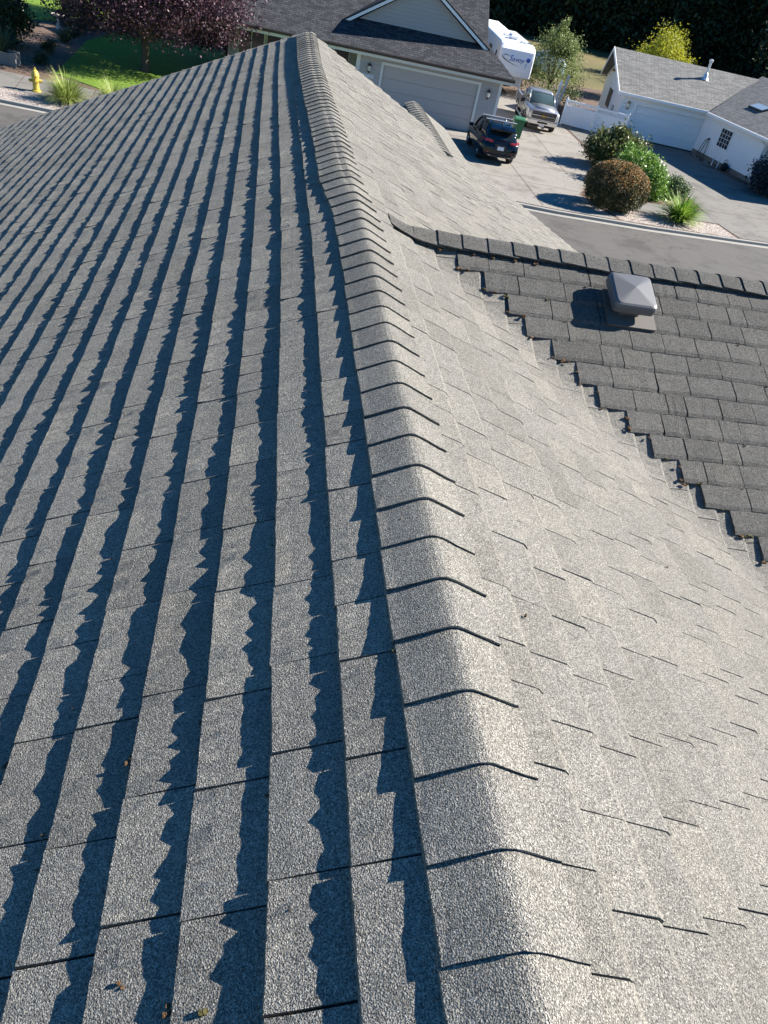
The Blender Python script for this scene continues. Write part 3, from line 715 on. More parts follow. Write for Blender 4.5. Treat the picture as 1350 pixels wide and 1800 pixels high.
g_ = MB().box(1.16, 2.44, 1.61, 2.19, .1005, .12); g_.v = [(x, y, SV_(x, y)[2]+z) for x, y, z in g_.v]; wing(g_, 'pane', mat_plain('skylight_glass', (.3, .36, .4), .1, .03, 1, spec=.7), sk)
# garden hose, marker stakes, dark bag by the wing wall
def wpt(s, t, z): return Vector(Matrix.Translation(WO) @ Matrix.Rotation(WE, 4, 'Z') @ (MW @ Vector((s, t, z))))
hs = thing('garden_hose', 'dark green garden hose looped over a hanger on the white wing wall', 'hose', wpt(.9, -.12, 0), 0)
M_HOSE = mat_plain('hose_rubber', (.02, .06, .035), .5, .2, 20)
base = wpt(.9, -.12, 0)
pp = [wpt(.35, -.15, .08)-base, wpt(.42, -.14, .6)-base, wpt(.6, -.1, 1.05)-base, wpt(.85, -.1, 1.2)-base, wpt(1.0, -.12, .9)-base, wpt(1.05, -.14, .5)-base, wpt(1.12, -.2, .05)-base]
MB().path(pp, .022, 6).build('hose_loop', M_HOSE, hs)
MB().path([wpt(.85, -.1, 1.18)-base, wpt(.72, -.14, .7)-base, wpt(.62, -.2, .04)-base, wpt(.9, -.4, .03)-base], .022, 6).build('hose_loop', M_HOSE, hs)
MB().box(-.05, .05, -.03, .03, 1.12, 1.22).xf(Matrix.Translation(wpt(.87, -.07, 0)-base)).build('hanger', M_BRONZE, hs)
for s, hgt, lab in ((2.75, .55, 'short white marker stake by the wing foundation'), (3.35, .75, 'taller white marker stake beside the dark bag at the wing')):
    p = wpt(s, -.55, 0); st = MB().box(-.03, .03, -.012, .012, -.05, hgt-.05).loft([[(-.03, -.012, hgt-.05), (.03, -.012, hgt-.05), (.03, .012, hgt-.05), (-.03, .012, hgt-.05)], [(-.004, -.01, hgt), (.004, -.01, hgt), (.004, .01, hgt), (-.004, .01, hgt)]])
    o = st.build('marker_stake', M_WHITE); o.location = p; o.rotation_euler = (0, R_(6), .2); tag(o, lab, 'stake')
bg = thing('garden_bag', 'dark bag slumped against the wing foundation behind a white stake', 'bag', wpt(3.75, -.3, 0))
MB().sphere((0, 0, .24), (.24, .2, .26), 10, 7, .12, random.Random(4)).build('sack', M_BLACK, bg)
MB().path([(.05, 0, .45), (.1, .02, .6), (0, .03, .66), (-.1, .02, .56), (-.08, 0, .44)], .02, 6).build('strap', M_BLACK, bg)
st = struct(MB().poly([tuple(wpt(.2, -.02, .02)), tuple(wpt(.2, -.75, .02)), tuple(wpt(6.2, -.85, .02)), tuple(wpt(6.2, -.02, .02))]).build('planting_bed', M_BARK))
rg = random.Random(5)
for k in range(9):
    p = wpt(.5+k*.33+rg.uniform(-.1, .1), -.55+rg.uniform(-.15, .15), .03); r = rg.uniform(.06, .13)
    o = MB().sphere((0, 0, 0), (r, r*.8, r*.6), 7, 5, .2, rg).build('edging_stone', M_CONC); o.location = p
    tag(o, 'pale edging stone, number %s in the row running out from the garden hose' % ('one two three four five six seven eight nine'.split()[k]), 'stone', 'edging stones by the white wing')

# ------------------------------------------------------------------ white vinyl fence and gate
fa, fb = G(985, 218), G(1091, 246); fv = (fb-fa); fl = fv.length; fang = math.atan2(fv.y, fv.x)
fn = thing('vinyl_fence', 'white vinyl gate fence between the pickup and the white house', 'fence', fa, fang)
FH = 1.47; nP = 3
for k in range(nP):
    x = fl*k/(nP-1); pz = MB().box(x-.065, x+.065, -.065, .065, 0, FH+.06).loft([[(x-.075, -.075, FH+.06), (x+.075, -.075, FH+.06), (x+.075, .075, FH+.06), (x-.075, .075, FH+.06)], [(x-.01, -.01, FH+.14), (x+.01, -.01, FH+.14), (x+.01, .01, FH+.14), (x-.01, .01, FH+.14)]]).build('post', M_VINYL, fn)
for k in range(nP-1):
    x0, x1 = fl*k/(nP-1)+.07, fl*(k+1)/(nP-1)-.07
    for z0, z1 in ((.06, .2), (1.05, 1.15), (FH-.1, FH)): MB().box(x0, x1, -.035, .035, z0, z1).build('rail', M_VINYL, fn)
    n = 9
    for q in range(n):
        a, b = x0+(x1-x0)*q/n, x0+(x1-x0)*(q+1)/n-.006; MB().box(a, b, -.015, .015, .2, 1.05).build('board', M_VINYL, fn)
    n = 18
    for q in range(n):
        a = x0+(x1-x0)*(q+.3)/n; MB().box(a, a+.05, -.012, .012, 1.15, FH-.1).build('picket', M_VINYL, fn)
tp = G(972, 196); ot = MB().box(-.07, .07, -.07, .07, 0, 1.75).loft([[(-.1, -.1, 1.75), (.1, -.1, 1.75), (.1, .1, 1.75), (-.1, .1, 1.75)], [(-.02, -.02, 1.95), (.02, -.02, 1.95), (.02, .02, 1.95), (-.02, .02, 1.95)]]).build('fence_post', M_VINYL); ot.location = tp; tag(ot, 'tall white post with pointed cap behind the pickup', 'post')
lb = MB().box(-.09, .09, -.02, .02, 0, 2.2).build('leaning_board', M_TRIM); p = G(978, 192); lb.location = p; lb.rotation_euler = (0, R_(6), 0); tag(lb, 'narrow pale board leaning beside the weeping tree', 'board')
# ================================================================== vehicles
M_CARBLK = mat_plain('black_car_paint', (.003, .0035, .006), .15, .1, 2, spec=.4, coat=.25)
M_SILVER = mat_plain('pewter_car_paint', (.3, .31, .33), .3, .06, 3, metal=.4, coat=.5)
M_RED = mat_plain('tail_lamp', (.35, .02, .03), .15, .2, 10, spec=.6)
M_LAMP = mat_plain('head_lamp', (.6, .6, .55), .12, .08, 10, spec=.8)
M_GOLD = mat_plain('gold_emblem', (.55, .38, .12), .3, .1, 10, metal=.8)
M_GREENBIN = mat_plain('green_bin_plastic', (.03, .13, .06), .5, .12, 8)
M_GELCOAT = mat_plain('white_gelcoat', (.78, .79, .8), .3, .03, 2, spec=.5)
M_BLUE = mat_plain('blue_lettering', (.03, .1, .42), .4, .1, 5)
M_NAVY = mat_plain('dark_stripe', (.03, .04, .09), .4, .1, 5)
M_CARGL = mat_plain('car_glass', (.01, .013, .014), .06, .1, 1, spec=.7)
def sect(y, pts):                     # half outline (x>=0) from bottom to top -> closed ring
    return [(x, y, z) for x, z in pts]+[(-x, y, z) for x, z in reversed(pts)]
def wheel(parent, x, y, r, w, side):
    t = MB(); prof = [(r*.62, -w/2), (r*.93, -w/2), (r, -w/2+.03), (r, w/2-.03), (r*.93, w/2), (r*.62, w/2)]
    rings = [[(x+d*side, y+rr*math.cos(a), r+rr*math.sin(a)) for a in [2*math.pi*k/20 for k in range(20)]] for rr, d in prof]
    t.loft(rings, cap=False); w_ = t.build('wheel', M_RUBBER, parent)
    m = MB(); m.loft([[(x+d*side, y+rr*math.cos(a), r+rr*math.sin(a)) for a in [2*math.pi*k/20 for k in range(20)]] for rr, d in ((r*.62, -w*.3), (r*.64, w*.42), (r*.54, w*.4), (r*.5, w*.25), (r*.2, w*.3), (r*.12, w*.36))]); m.build('rim', M_ALLOY, w_)
# ---- black SUV, rear towards us
suv = thing('parked_suv', 'black SUV with silver roof bars parked facing the grey garage', 'car', (10.92, 41.35, 0.016), R_(-1))
L = 2.3
st = [(-2.3, [(0, .42), (.55, .42), (.72, .5), (.76, .62), (.74, .72), (.4, .75), (0, .75)]),
      (-2.22, [(0, .34), (.68, .34), (.84, .46), (.88, .7), (.84, .95), (.5, 1.02), (0, 1.04)]),
      (-2.0, [(0, .3), (.76, .3), (.9, .42), (.93, .75), (.9, 1.05), (.8, 1.1), (0, 1.12)]),
      (-1.2, [(0, .28), (.8, .28), (.92, .4), (.935, .75), (.9, 1.04), (.8, 1.07), (0, 1.09)]),
      (0.2, [(0, .28), (.8, .28), (.91, .4), (.925, .75), (.89, 1.0), (.8, 1.03), (0, 1.05)]),
      (1.0, [(0, .28), (.8, .28), (.91, .4), (.925, .75), (.88, .98), (.78, 1.0), (0, 1.03)]),
      (1.7, [(0, .3), (.76, .3), (.89, .42), (.9, .72), (.82, .9), (.6, .95), (0, .98)]),
      (2.15, [(0, .32), (.6, .32), (.76, .42), (.78, .66), (.68, .78), (.5, .82), (0, .85)]),
      (2.3, [(0, .4), (.45, .4), (.58, .46), (.6, .62), (.52, .7), (.3, .72), (0, .73)])]
body = MB().loft([sect(y, p) for y, p in st]).build('body', M_CARBLK, suv, smooth=True)
gh = [(-2.1, [(.0, 1.0), (.74, 1.0), (.74, 1.08), (.7, 1.12), (0, 1.14)]), (-1.78, [(0, 1.0), (.78, 1.0), (.72, 1.36), (.62, 1.45), (0, 1.48)]),
      (-1.45, [(0, 1.0), (.8, 1.0), (.68, 1.5), (.58, 1.6), (0, 1.63)]), (-.6, [(0, 1.0), (.82, 1.0), (.68, 1.54), (.58, 1.64), (0, 1.67)]),
      (.35, [(0, .98), (.81, .98), (.67, 1.5), (.56, 1.6), (0, 1.64)]), (.75, [(0, .96), (.79, .96), (.68, 1.32), (.56, 1.42), (0, 1.47)]), (1.35, [(0, .94), (.72, .94), (.7, .97), (.6, .99), (0, 1.01)])]
cab = MB().loft([sect(y, p) for y, p in gh]).build('greenhouse', M_CARGL, suv, smooth=True)
rf = [(-1.98, [(0, 1.46), (.6, 1.44), (.62, 1.47), (.5, 1.52), (0, 1.55)]), (-1.5, [(0, 1.58), (.59, 1.56), (.6, 1.6), (.5, 1.635), (0, 1.665)]), (-.6, [(0, 1.62), (.6, 1.6), (.61, 1.64), (.5, 1.68), (0, 1.705)]), (.3, [(0, 1.58), (.58, 1.57), (.59, 1.6), (.5, 1.64), (0, 1.67)])]
roof = MB().loft([sect(y, p) for y, p in rf]).build('roof_panel', M_CARBLK, suv, smooth=True)
M_SKYGL = mat_plain('sunroof_glass', (.03, .035, .05), .05, .05, 1, spec=1.0)
MB().loft([[(-.45, -1.35, 1.665), (.45, -1.35, 1.665), (.42, -.2, 1.71), (-.42, -.2, 1.71)], [(-.45, -1.35, 1.68), (.45, -1.35, 1.68), (.42, -.2, 1.722), (-.42, -.2, 1.722)]]).build('sunroof', M_SKYGL, roof)
for s in (-1, 1):
    r_ = MB().path([(s*.62, -1.5, 1.62), (s*.64, -1.3, 1.7), (s*.64, -.1, 1.72), (s*.62, .15, 1.64)], .022, 6).build('roof_rail', M_BLACK, suv)
    for x, y in ((.8, -1.32), (.8, 1.32)): wheel(suv, s*x, y, .35, .24, s)
    tl = MB().loft([[(s*.42, -2.2, .98), (s*.8, -2.14, .93), (s*.9, -1.9, .98), (s*.86, -1.9, 1.1), (s*.74, -2.12, 1.07), (s*.45, -2.2, 1.06)], [(s*.42, -2.26, .98), (s*.83, -2.19, .93), (s*.95, -1.9, .98), (s*.91, -1.88, 1.1), (s*.78, -2.17, 1.07), (s*.45, -2.25, 1.06)]]).build('tail_lamp', M_RED, suv)
    MB().loft([[(s*.58, -2.275, .52), (s*.76, -2.235, .52), (s*.76, -2.235, .6), (s*.58, -2.275, .6)], [(s*.58, -2.31, .52), (s*.78, -2.26, .52), (s*.78, -2.26, .6), (s*.58, -2.31, .6)]]).build('reflector', M_RED, suv)
    MB().bbox(s*1.0-.11, s*1.0+.11, .72, .86, .98, 1.14, .03).build('mirror', M_CARBLK, suv)
    MB().path([(s*.77, -1.9, 1.09), (s*.715, -1.55, 1.46), (s*.66, -1.3, 1.57)], .035, 6).build('pillar', M_CARBLK, suv, smooth=True)
    MB().path([(s*.815, -.35, 1.02), (s*.7, -.35, 1.5)], .03, 6).build('pillar', M_CARBLK, suv, smooth=True)
    MB().path([(s*.73, 1.2, 1.0), (s*.69, .75, 1.37), (s*.62, .35, 1.57)], .035, 6).build('pillar', M_CARBLK, suv, smooth=True)
    MB().path([(s*.93, -1.65, .68), (s*.945, -1.32, .8), (s*.935, -.98, .68)], .03, 6).build('wheel_arch', M_BLACK, suv)
    MB().bbox(s*.93-.012, s*.93+.012, -.55, -.38, .9, .93, .006).build('door_handle', M_CARBLK, suv)
    MB().box(s*.5-.07, s*.5+.07, -2.33, -2.2, .4, .46).build('exhaust', M_CHROME, suv)
for y in (-.25, -1.15): MB().bbox(-.78, .78, y-.035, y+.035, 1.74, 1.775, .012).build('roof_bar', mat_plain('bar_silver', (.7, .7, .7), .3, .05, 4, metal=.6), suv)
MB().loft([[(-.62, -2.02, 1.5), (.62, -2.02, 1.5), (.6, -1.75, 1.58), (-.6, -1.75, 1.58)], [(-.6, -2.02, 1.52), (.6, -2.02, 1.52), (.58, -1.75, 1.61), (-.58, -1.75, 1.61)]]).build('spoiler', M_CARBLK, suv)
MB().path([(-.02, -2.12, 1.12), (.32, -2.06, 1.16)], .012, 5).build('rear_wiper', M_BLACK, suv)
lp = MB().box(-.16, .16, -2.325, -2.3, .68, .84).build('licence_plate', M_PLATE, suv)
MB().box(-.3, .3, -2.305, -2.2, .62, .9).build('plate_recess', M_BLACK, suv)
MB().bbox(-.72, .72, -2.345, -2.15, .4, .5, .03).build('bumper', M_BLACK, suv)
MB().lathe([(.05, 0), (.03, .03), (.008, .09)], 6, (0, -1.55, 1.655)).build('antenna', M_BLACK, suv)
# ---- pickup, front towards us
trk = thing('pickup_truck', 'pewter pickup truck with chrome grille parked facing the street', 'pickup', (16.2, 52.35, .016), 3.02)
st = [(2.95, [(0, .62), (.7, .62), (.9, .66), (.93, .78), (.92, 1.0), (.85, 1.12), (0, 1.15)]),
      (2.75, [(0, .5), (.8, .5), (.97, .6), (1.0, .85), (.97, 1.08), (.86, 1.18), (0, 1.2)]),
      (1.6, [(0, .5), (.8, .5), (.98, .6), (1.01, .9), (.98, 1.14), (.86, 1.24), (0, 1.28)]),
      (1.25, [(0, .5), (.8, .5), (.97, .58), (1.0, .9), (.97, 1.16), (.86, 1.24), (0, 1.28)]),
      (-.85, [(0, .5), (.8, .5), (.97, .58), (1.0, .9), (.98, 1.18), (.86, 1.22), (0, 1.22)])]
MB().loft([sect(y, p) for y, p in st]).build('body', M_SILVER, trk, smooth=True)
bed = MB()
bed.loft([[(s, y, z) for s, z in ((-.98, .55), (-1.0, .9), (-.98, 1.26), (-.88, 1.26), (-.88, .75), (.88, .75), (.88, 1.26), (.98, 1.26), (1.0, .9), (.98, .55))] for y in (-.9, -2.78)])
bed.box(-.97, .97, -2.86, -2.781, .6, 1.26).box(-.88, .88, -.97, -.9, .76, 1.25)
bed.build('cargo_bed', M_SILVER, trk)
MB().bbox(-.8, .8, -2.6, -1.0, .76, .8, .01).build('bed_liner', M_BLACK, trk)
gh = [(1.5, [(0, 1.2), (.8, 1.2), (.8, 1.22), (.7, 1.25), (0, 1.28)]), (.75, [(0, 1.15), (.88, 1.15), (.76, 1.66), (.66, 1.74), (0, 1.77)]),
      (.45, [(0, 1.15), (.9, 1.15), (.77, 1.72), (.68, 1.81), (0, 1.84)]), (-.55, [(0, 1.15), (.9, 1.15), (.76, 1.72), (.67, 1.81), (0, 1.84)]), (-.84, [(0, 1.15), (.88, 1.15), (.76, 1.55), (.68, 1.62), (0, 1.64)])]
MB().loft([sect(y, p) for y, p in gh]).build('greenhouse', mat_plain('truck_glass', (.05, .075, .07), .06, .1, 1, spec=.7), trk, smooth=True)
rf = [(.66, [(0, 1.77), (.64, 1.74), (.7, 1.77), (.56, 1.82), (0, 1.845)]), (.4, [(0, 1.8), (.67, 1.79), (.73, 1.82), (.58, 1.87), (0, 1.9)]), (-.55, [(0, 1.8), (.67, 1.79), (.73, 1.82), (.58, 1.87), (0, 1.9)]), (-.78, [(0, 1.75), (.64, 1.7), (.7, 1.73), (.56, 1.78), (0, 1.8)])]
MB().loft([sect(y, p) for y, p in rf]).build('roof_panel', M_SILVER, trk, smooth=True)
hood = MB().loft([[(x, y, z) for x, y, z in r] for r in ([(-.62, 2.7, 1.16), (.62, 2.7, 1.16), (.62, 2.7, 1.2), (0, 2.72, 1.235), (-.62, 2.7, 1.2)], [(-.72, 1.5, 1.24), (.72, 1.5, 1.24), (.7, 1.5, 1.29), (0, 1.5, 1.325), (-.7, 1.5, 1.29)])]).build('hood', M_SILVER, trk, smooth=True)
gr = MB().box(-.72, .72, 2.951, 2.985, .7, 1.1).build('grille', M_BLACK, trk)
MB().box(-.72, .72, 2.986, 3.03, .865, .935).build('grille_bar', M_CHROME, gr)
for b in ((-.76, .76, 2.96, 3.02, 1.1, 1.14), (-.76, .76, 2.96, 3.02, .66, .7), (-.77, -.722, 2.96, 3.02, .7, 1.1), (.722, .77, 2.96, 3.02, .7, 1.1)): MB().box(*b).build('grille_frame', M_CHROME, gr)
for z in (.74, .79, .99, 1.04): MB().box(-.7, .7, 2.986, 2.995, z, z+.015).build('grille_slat', M_ALLOY, gr)
bow = [(-.17, .035), (-.05, .035), (-.035, .055), (.055, .055), (.04, .035), (.17, .035), (.14, -.035), (.05, -.035), (.035, -.055), (-.055, -.055), (-.04, -.035), (-.2, -.035)]
MB().prism(bow, lambda a, b: (a, 3.031, .9+b*1.1), lambda a, b: (a, 3.05, .9+b*1.1)).build('emblem', M_GOLD, gr)
for s in (-1, 1):
    MB().loft([[(s*.775, 2.96, .72), (s*.93, 2.86, .74), (s*.97, 2.62, .95), (s*.93, 2.7, 1.1), (s*.775, 2.96, 1.12)], [(s*.775, 3.0, .72), (s*.95, 2.9, .74), (s*1.0, 2.62, .95), (s*.96, 2.7, 1.1), (s*.775, 2.99, 1.12)]]).build('headlight', M_LAMP, trk)
    for y in (1.95, -1.75): wheel(trk, s*.85, y, .39, .26, s)
    for y in (1.95, -1.75): MB().path([(s*.995, y-.46, .6), (s*1.02, y-.34, .82), (s*1.025, y, .93), (s*1.02, y+.34, .82), (s*.995, y+.46, .6)], .03, 6).build('wheel_arch', M_BLACK, trk)
    MB().bbox(s*1.16-.12, s*1.16+.12, 1.0, 1.14, 1.18, 1.42, .03).build('mirror', M_BLACK, trk)
    MB().path([(s*1.0, -1.2, .42), (s*1.04, -.9, .4), (s*1.04, 1.2, .4), (s*1.0, 1.4, .42)], .05, 6).build('running_board', M_CHROME, trk)
    MB().path([(s*.8, 1.42, 1.25), (s*.75, .78, 1.71), (s*.7, .5, 1.8)], .035, 6).build('pillar', M_SILVER, trk, smooth=True)
    MB().path([(s*.895, .1, 1.18), (s*.77, .1, 1.74)], .035, 6).build('pillar', M_SILVER, trk, smooth=True)
    MB().path([(s*.88, -.72, 1.18), (s*.76, -.72, 1.7)], .06, 6).build('pillar', M_SILVER, trk, smooth=True)
    MB().bbox(s*1.0-.015, s*1.0+.015, .15, .33, 1.05, 1.09, .008).build('door_handle', M_CHROME, trk)
    MB().path([(s*.1, 1.52, 1.3), (s*.6, 1.32, 1.36)], .012, 5).build('wiper', M_BLACK, trk)
MB().loft([sect(y, p) for y, p in ((2.9, [(0, .46), (.85, .46), (.98, .5), (.98, .62), (.85, .66), (0, .66)]), (3.1, [(0, .44), (.8, .44), (.92, .48), (.92, .6), (.8, .645), (0, .645)]))]).build('bumper', M_CHROME, trk)
MB().box(-.3, .3, 3.101, 3.115, .5, .6).build('bumper_slot', M_BLACK, trk)
MB().box(-.7, .7, 2.9, 3.03, .3, .44).build('air_dam', M_BLACK, trk)
MB().box(-.16, .16, 3.031, 3.045, .33, .43).build('licence_plate', M_PLATE, trk)
# ---- fifth-wheel trailer
rv = thing('travel_trailer', 'white fifth wheel travel trailer with blue lettering behind the pickup', 'trailer', (16.22, 60.0, 0), R_(-5))
side = [(0, 1.4), (-.06, 1.75), (-.05, 2.5), (.06, 2.95), (.35, 3.22), (1.0, 3.32), (9.6, 3.32), (9.75, 3.2), (9.75, .6), (2.5, .6), (2.3, 1.4)]
ins = lambda k: [(y, z) for y, z in side]
m = MB(); rings = []
for x, k in ((-1.23, .07), (-1.17, .02), (-1.05, 0), (1.05, 0), (1.17, .02), (1.23, .07)):
    rings.append([(x, y+(k if y < .5 else -k if y > 9 else 0), z-(k if z > 3 else 0)) for y, z in side])
m.loft(rings); body = m.build('body', M_GELCOAT, rv)
ac = MB().bbox(-.35, .35, 2.6, 3.6, 3.32, 3.62, .1).build('air_conditioner', M_GELCOAT, rv)
for y, x in ((1.5, .5), (4.6, -.3), (6.2, .4)): MB().bbox(x-.22, x+.22, y-.22, y+.22, 3.32, 3.44, .03).build('roof_hatch', M_GELCOAT, rv)
wn_ = MB().box(-1.262, -1.231, 1.35, 1.75, 2.05, 2.6).build('window', M_BLACK, rv); MB().box(-1.27, -1.263, 1.39, 1.71, 2.1, 2.55).build('pane', M_DARKG, wn_)
wn_ = MB().box(-1.262, -1.231, 4.2, 5.6, 1.9, 2.6).build('window', M_BLACK, rv); MB().box(-1.27, -1.263, 4.25, 5.55, 1.95, 2.55).build('pane', M_DARKG, wn_)
for x in (-.85, .85):
    MB().box(x-.05, x+.05, .95, 1.05, 0, 1.4).build('landing_leg', M_WHITE, rv)
MB().box(-1.0, -.2, 1.6, 2.2, .55, 1.4).box(.1, 1.0, 1.7, 2.25, .6, 1.4).build('front_locker', M_WHITE, rv)
for s in (-1, 1):
    for y in (6.1, 7.0): wheel(rv, s*1.0, y, .36, .22, s)
def rvy(z): return -.075 if z > 1.75 else -.02
for k, ch in enumerate('Savoy'):
    xk = (-.42, -.2, .02, .22, .44)[k]
    text_mesh(ch, .5 if k == 0 else .42, M_BLUE, rv, Matrix.Translation((xk, -.078, 2.42+(.03 if k == 0 else 0))) @ Matrix.Rotation(R_(-1), 4, 'Z') @ FRONT, 'letter', .3, .006)
sw = MB(); pts = [(-1.0, 2.55, .02), (-1.04, 2.48, .06), (-.9, 2.38, .07), (-.6, 2.24, .05), (-.2, 2.12, .03), (.25, 2.04, .004)]
for (a, b, c), (d, e, f) in zip(pts, pts[1:]): sw.loft([[(a, -.066, b-c/2), (a, -.066, b+c/2), (a, -.076, b+c/2), (a, -.076, b-c/2)], [(d, -.066, e-f/2), (d, -.066, e+f/2), (d, -.076, e+f/2), (d, -.076, e-f/2)]])
sw.build('swoosh', M_NAVY, rv)
sw = MB(); pts = [(-.98, 2.56, .02), (-.8, 2.62, .05), (-.62, 2.58, .03), (-.5, 2.53, .004)]
for (a, b, c), (d, e, f) in zip(pts, pts[1:]): sw.loft([[(a, -.066, b-c/2), (a, -.066, b+c/2), (a, -.076, b+c/2), (a, -.076, b-c/2)], [(d, -.066, e-f/2), (d, -.066, e+f/2), (d, -.076, e+f/2), (d, -.076, e-f/2)]])
sw.build('swoosh', M_NAVY, rv)
MB().prism([(.83+.14*math.cos(t), 2.5+.14*math.sin(t)) for t in [2*math.pi*k/16 for k in range(16)]], lambda a, b: (a, -.068, b), lambda a, b: (a, -.078, b)).build('emblem', M_BLUE, rv)
MB().prism([(.72, 2.3), (.8, 2.3), (.74, 1.95), (.7, 1.95)], lambda a, b: (a, -.066, b), lambda a, b: (a, -.074, b)).build('stripe', mat_plain('light_blue_stripe', (.25, .45, .7), .4, .05, 5), rv)
# ---- tarped boat behind the tree
bt = thing('covered_boat', 'pale blue covered boat behind the upright green tree', 'boat', G(962, 132), R_(8))
m = MB(); m.loft([[(x*w, y, z*hh+.5) for x, z in ((-1, 0), (-1.05, .55), (-.5, .95), (0, 1.1), (.5, .95), (1.05, .55), (1, 0), (.4, -.35), (-.4, -.35))] for y, w, hh in ((-2.6, .15, .9), (-1.8, .75, 1.1), (-.5, 1, 1.35), (1.2, 1, 1.2), (2.5, .9, .95))]); m.build('cover', mat_plain('blue_tarp', (.35, .45, .58), .6, .08, 3), bt, smooth=True)
MB().box(-.06, .06, -3.4, 2.2, .28, .4).build('trailer_beam', M_ALLOY, bt)
for s in (-1, 1): wheel(bt, s*.95, .8, .3, .18, s)
# ---- wheelie bin
bn = thing('wheelie_bin', 'green wheeled bin standing between the SUV and the pickup', 'bin', (13.55, 46.3, .016), R_(170))
MB().loft([[(sx*a, sy*b, z) for sx, sy in ((-1, -1), (1, -1), (1, 1), (-1, 1))] for z, a, b in ((.08, .22, .24), (.12, .25, .28), (.95, .3, .36), (.95, .33, .39), (1.0, .33, .39))]).build('bin_body', M_GREENBIN, bn)
MB().loft([[(sx*a, sy*b+.02, z) for sx, sy in ((-1, -1), (1, -1), (1, 1), (-1, 1))] for z, a, b in ((1.0, .35, .42), (1.04, .35, .42), (1.1, .26, .33))]).build('lid', M_GREENBIN, bn)
MB().tube((-.28, -.42, .98), (.28, -.42, .98), .02, n=6).build('handle', M_GREENBIN, bn)
for s in (-1, 1): wheel(bn, s*.27, -.24, .13, .06, s)
# ---- fire hydrant
M_HYD = mat_plain('yellow_enamel', (.5, .37, .06), .5, .12, 12)
hp = G(64, 161); hy = thing('fire_hydrant', 'yellow fire hydrant on the pebble strip', 'hydrant', hp, R_(20))
MB().lathe([(.19, 0), (.19, .05), (.13, .06), (.12, .5), (.15, .52), (.15, .56), (.13, .58)], 14).build('barrel', M_HYD, hy, smooth=False)
MB().lathe([(.16, .58), (.165, .62), (.14, .7), (.1, .79), (.05, .83)], 14).build('bonnet', M_HYD, hy)
MB().lathe([(.035, .83), (.035, .9), (.02, .91)], 5).build('operating_nut', M_HYD, hy)
m = MB()
for a in range(8): m.lathe([(.02, .505), (.02, .6), (.012, .61)], 6, (.15*math.cos(a*.785), .15*math.sin(a*.785), 0))
m = None
MB().tube((.1, 0, .42), (.23, 0, .42), .065, n=10).tube((.23, 0, .42), (.27, 0, .42), .045, n=6).build('hose_outlet', M_HYD, hy)
MB().tube((-.1, 0, .42), (-.23, 0, .42), .065, n=10).tube((-.23, 0, .42), (-.27, 0, .42), .045, n=6).build('hose_outlet', M_HYD, hy)
MB().tube((0, -.1, .4), (0, -.25, .4), .085, n=10).tube((0, -.25, .4), (0, -.29, .4), .05, n=6).build('pumper_outlet', M_HYD, hy)
# ---- stone planter, birdbath
pn = thing('planter_box', 'weathered grey planter box in the shaded bark bed', 'planter', G(2, 110), R_(-8))
M_STONE = mat_plain('weathered_stone', (.2, .19, .17), .9, .25, 6, bmp=.01, bscale=20)
for b in ((-1.1, .75, -.3, -.2, 0, .5), (-1.1, .75, .3, .4, 0, .5), (-1.1, -1.0, -.2, .3, 0, .5), (.65, .75, -.2, .3, 0, .5)): MB().box(*b).build('side', M_STONE, pn)
MB().box(-1.0, .65, -.2, .3, 0, .42).build('soil', M_BARK, pn)
for b in ((.55, .83, -.36, -.301, 0, .54),): MB().box(*b).build('corner_block', M_STONE, pn)
bb = thing('birdbath', 'pale stone birdbath at the edge of the upper lawn', 'birdbath', G(103, 51))
MB().lathe([(.2, 0), (.2, .06), (.12, .1), (.08, .3), (.07, .5), (.1, .6)], 12).build('pedestal', mat_plain('pale_stone', (.5, .45, .4), .85, .15, 8), bb)
MB().lathe([(.1, .6), (.3, .66), (.36, .74), (.34, .75), (.26, .69), (.05, .67)], 16).build('bowl', mat_plain('bowl_stone', (.4, .36, .33), .85, .2, 8), bb)

# ================================================================== planting
def mat_leaf(name, c0, c1, c2=None, trans=.25, rough=.55):
    m, nt, b = new_mat(name); b.inputs['Roughness'].default_value = rough; b.inputs['Specular IOR Level'].default_value = .35
    g = nd(nt, 'ShaderNodeNewGeometry')
    st = [(0, c0), (1, c1)] if c2 is None else [(0, c0), (.6, c1), (1, c2)]
    col = ramp(nt, g.outputs['Random Per Island'], st); nt.links.new(col, b.inputs['Base Color'])
    tr = nd(nt, 'ShaderNodeBsdfTranslucent'); nt.links.new(col, tr.inputs[0])
    mx = nd(nt, 'ShaderNodeMixShader'); mx.inputs[0].default_value = trans
    nt.links.new(b.outputs[0], mx.inputs[1]); nt.links.new(tr.outputs[0], mx.inputs[2]); nt.links.new(mx.outputs[0], nt.nodes['Material Output'].inputs[0])
    return m
def leaves(pts, size, rs, aspect=.55, up=.35):
    P = np.asarray(pts, float); n = len(P)
    d = rs.normal(size=(n, 3)); d[:, 2] += up*0; d /= np.linalg.norm(d, axis=1)[:, None]
    nrm = rs.normal(size=(n, 3)); nrm[:, 2] = np.abs(nrm[:, 2])+up
    a = np.cross(d, nrm); a /= np.linalg.norm(a, axis=1)[:, None]+1e-9
    s = size*rs.uniform(.6, 1.3, n)[:, None]
    L, Wd = d*s*.5, a*s*.5*aspect
    V = np.stack([P-L, P+Wd, P+L, P-Wd], 1).reshape(-1, 3)
    return V
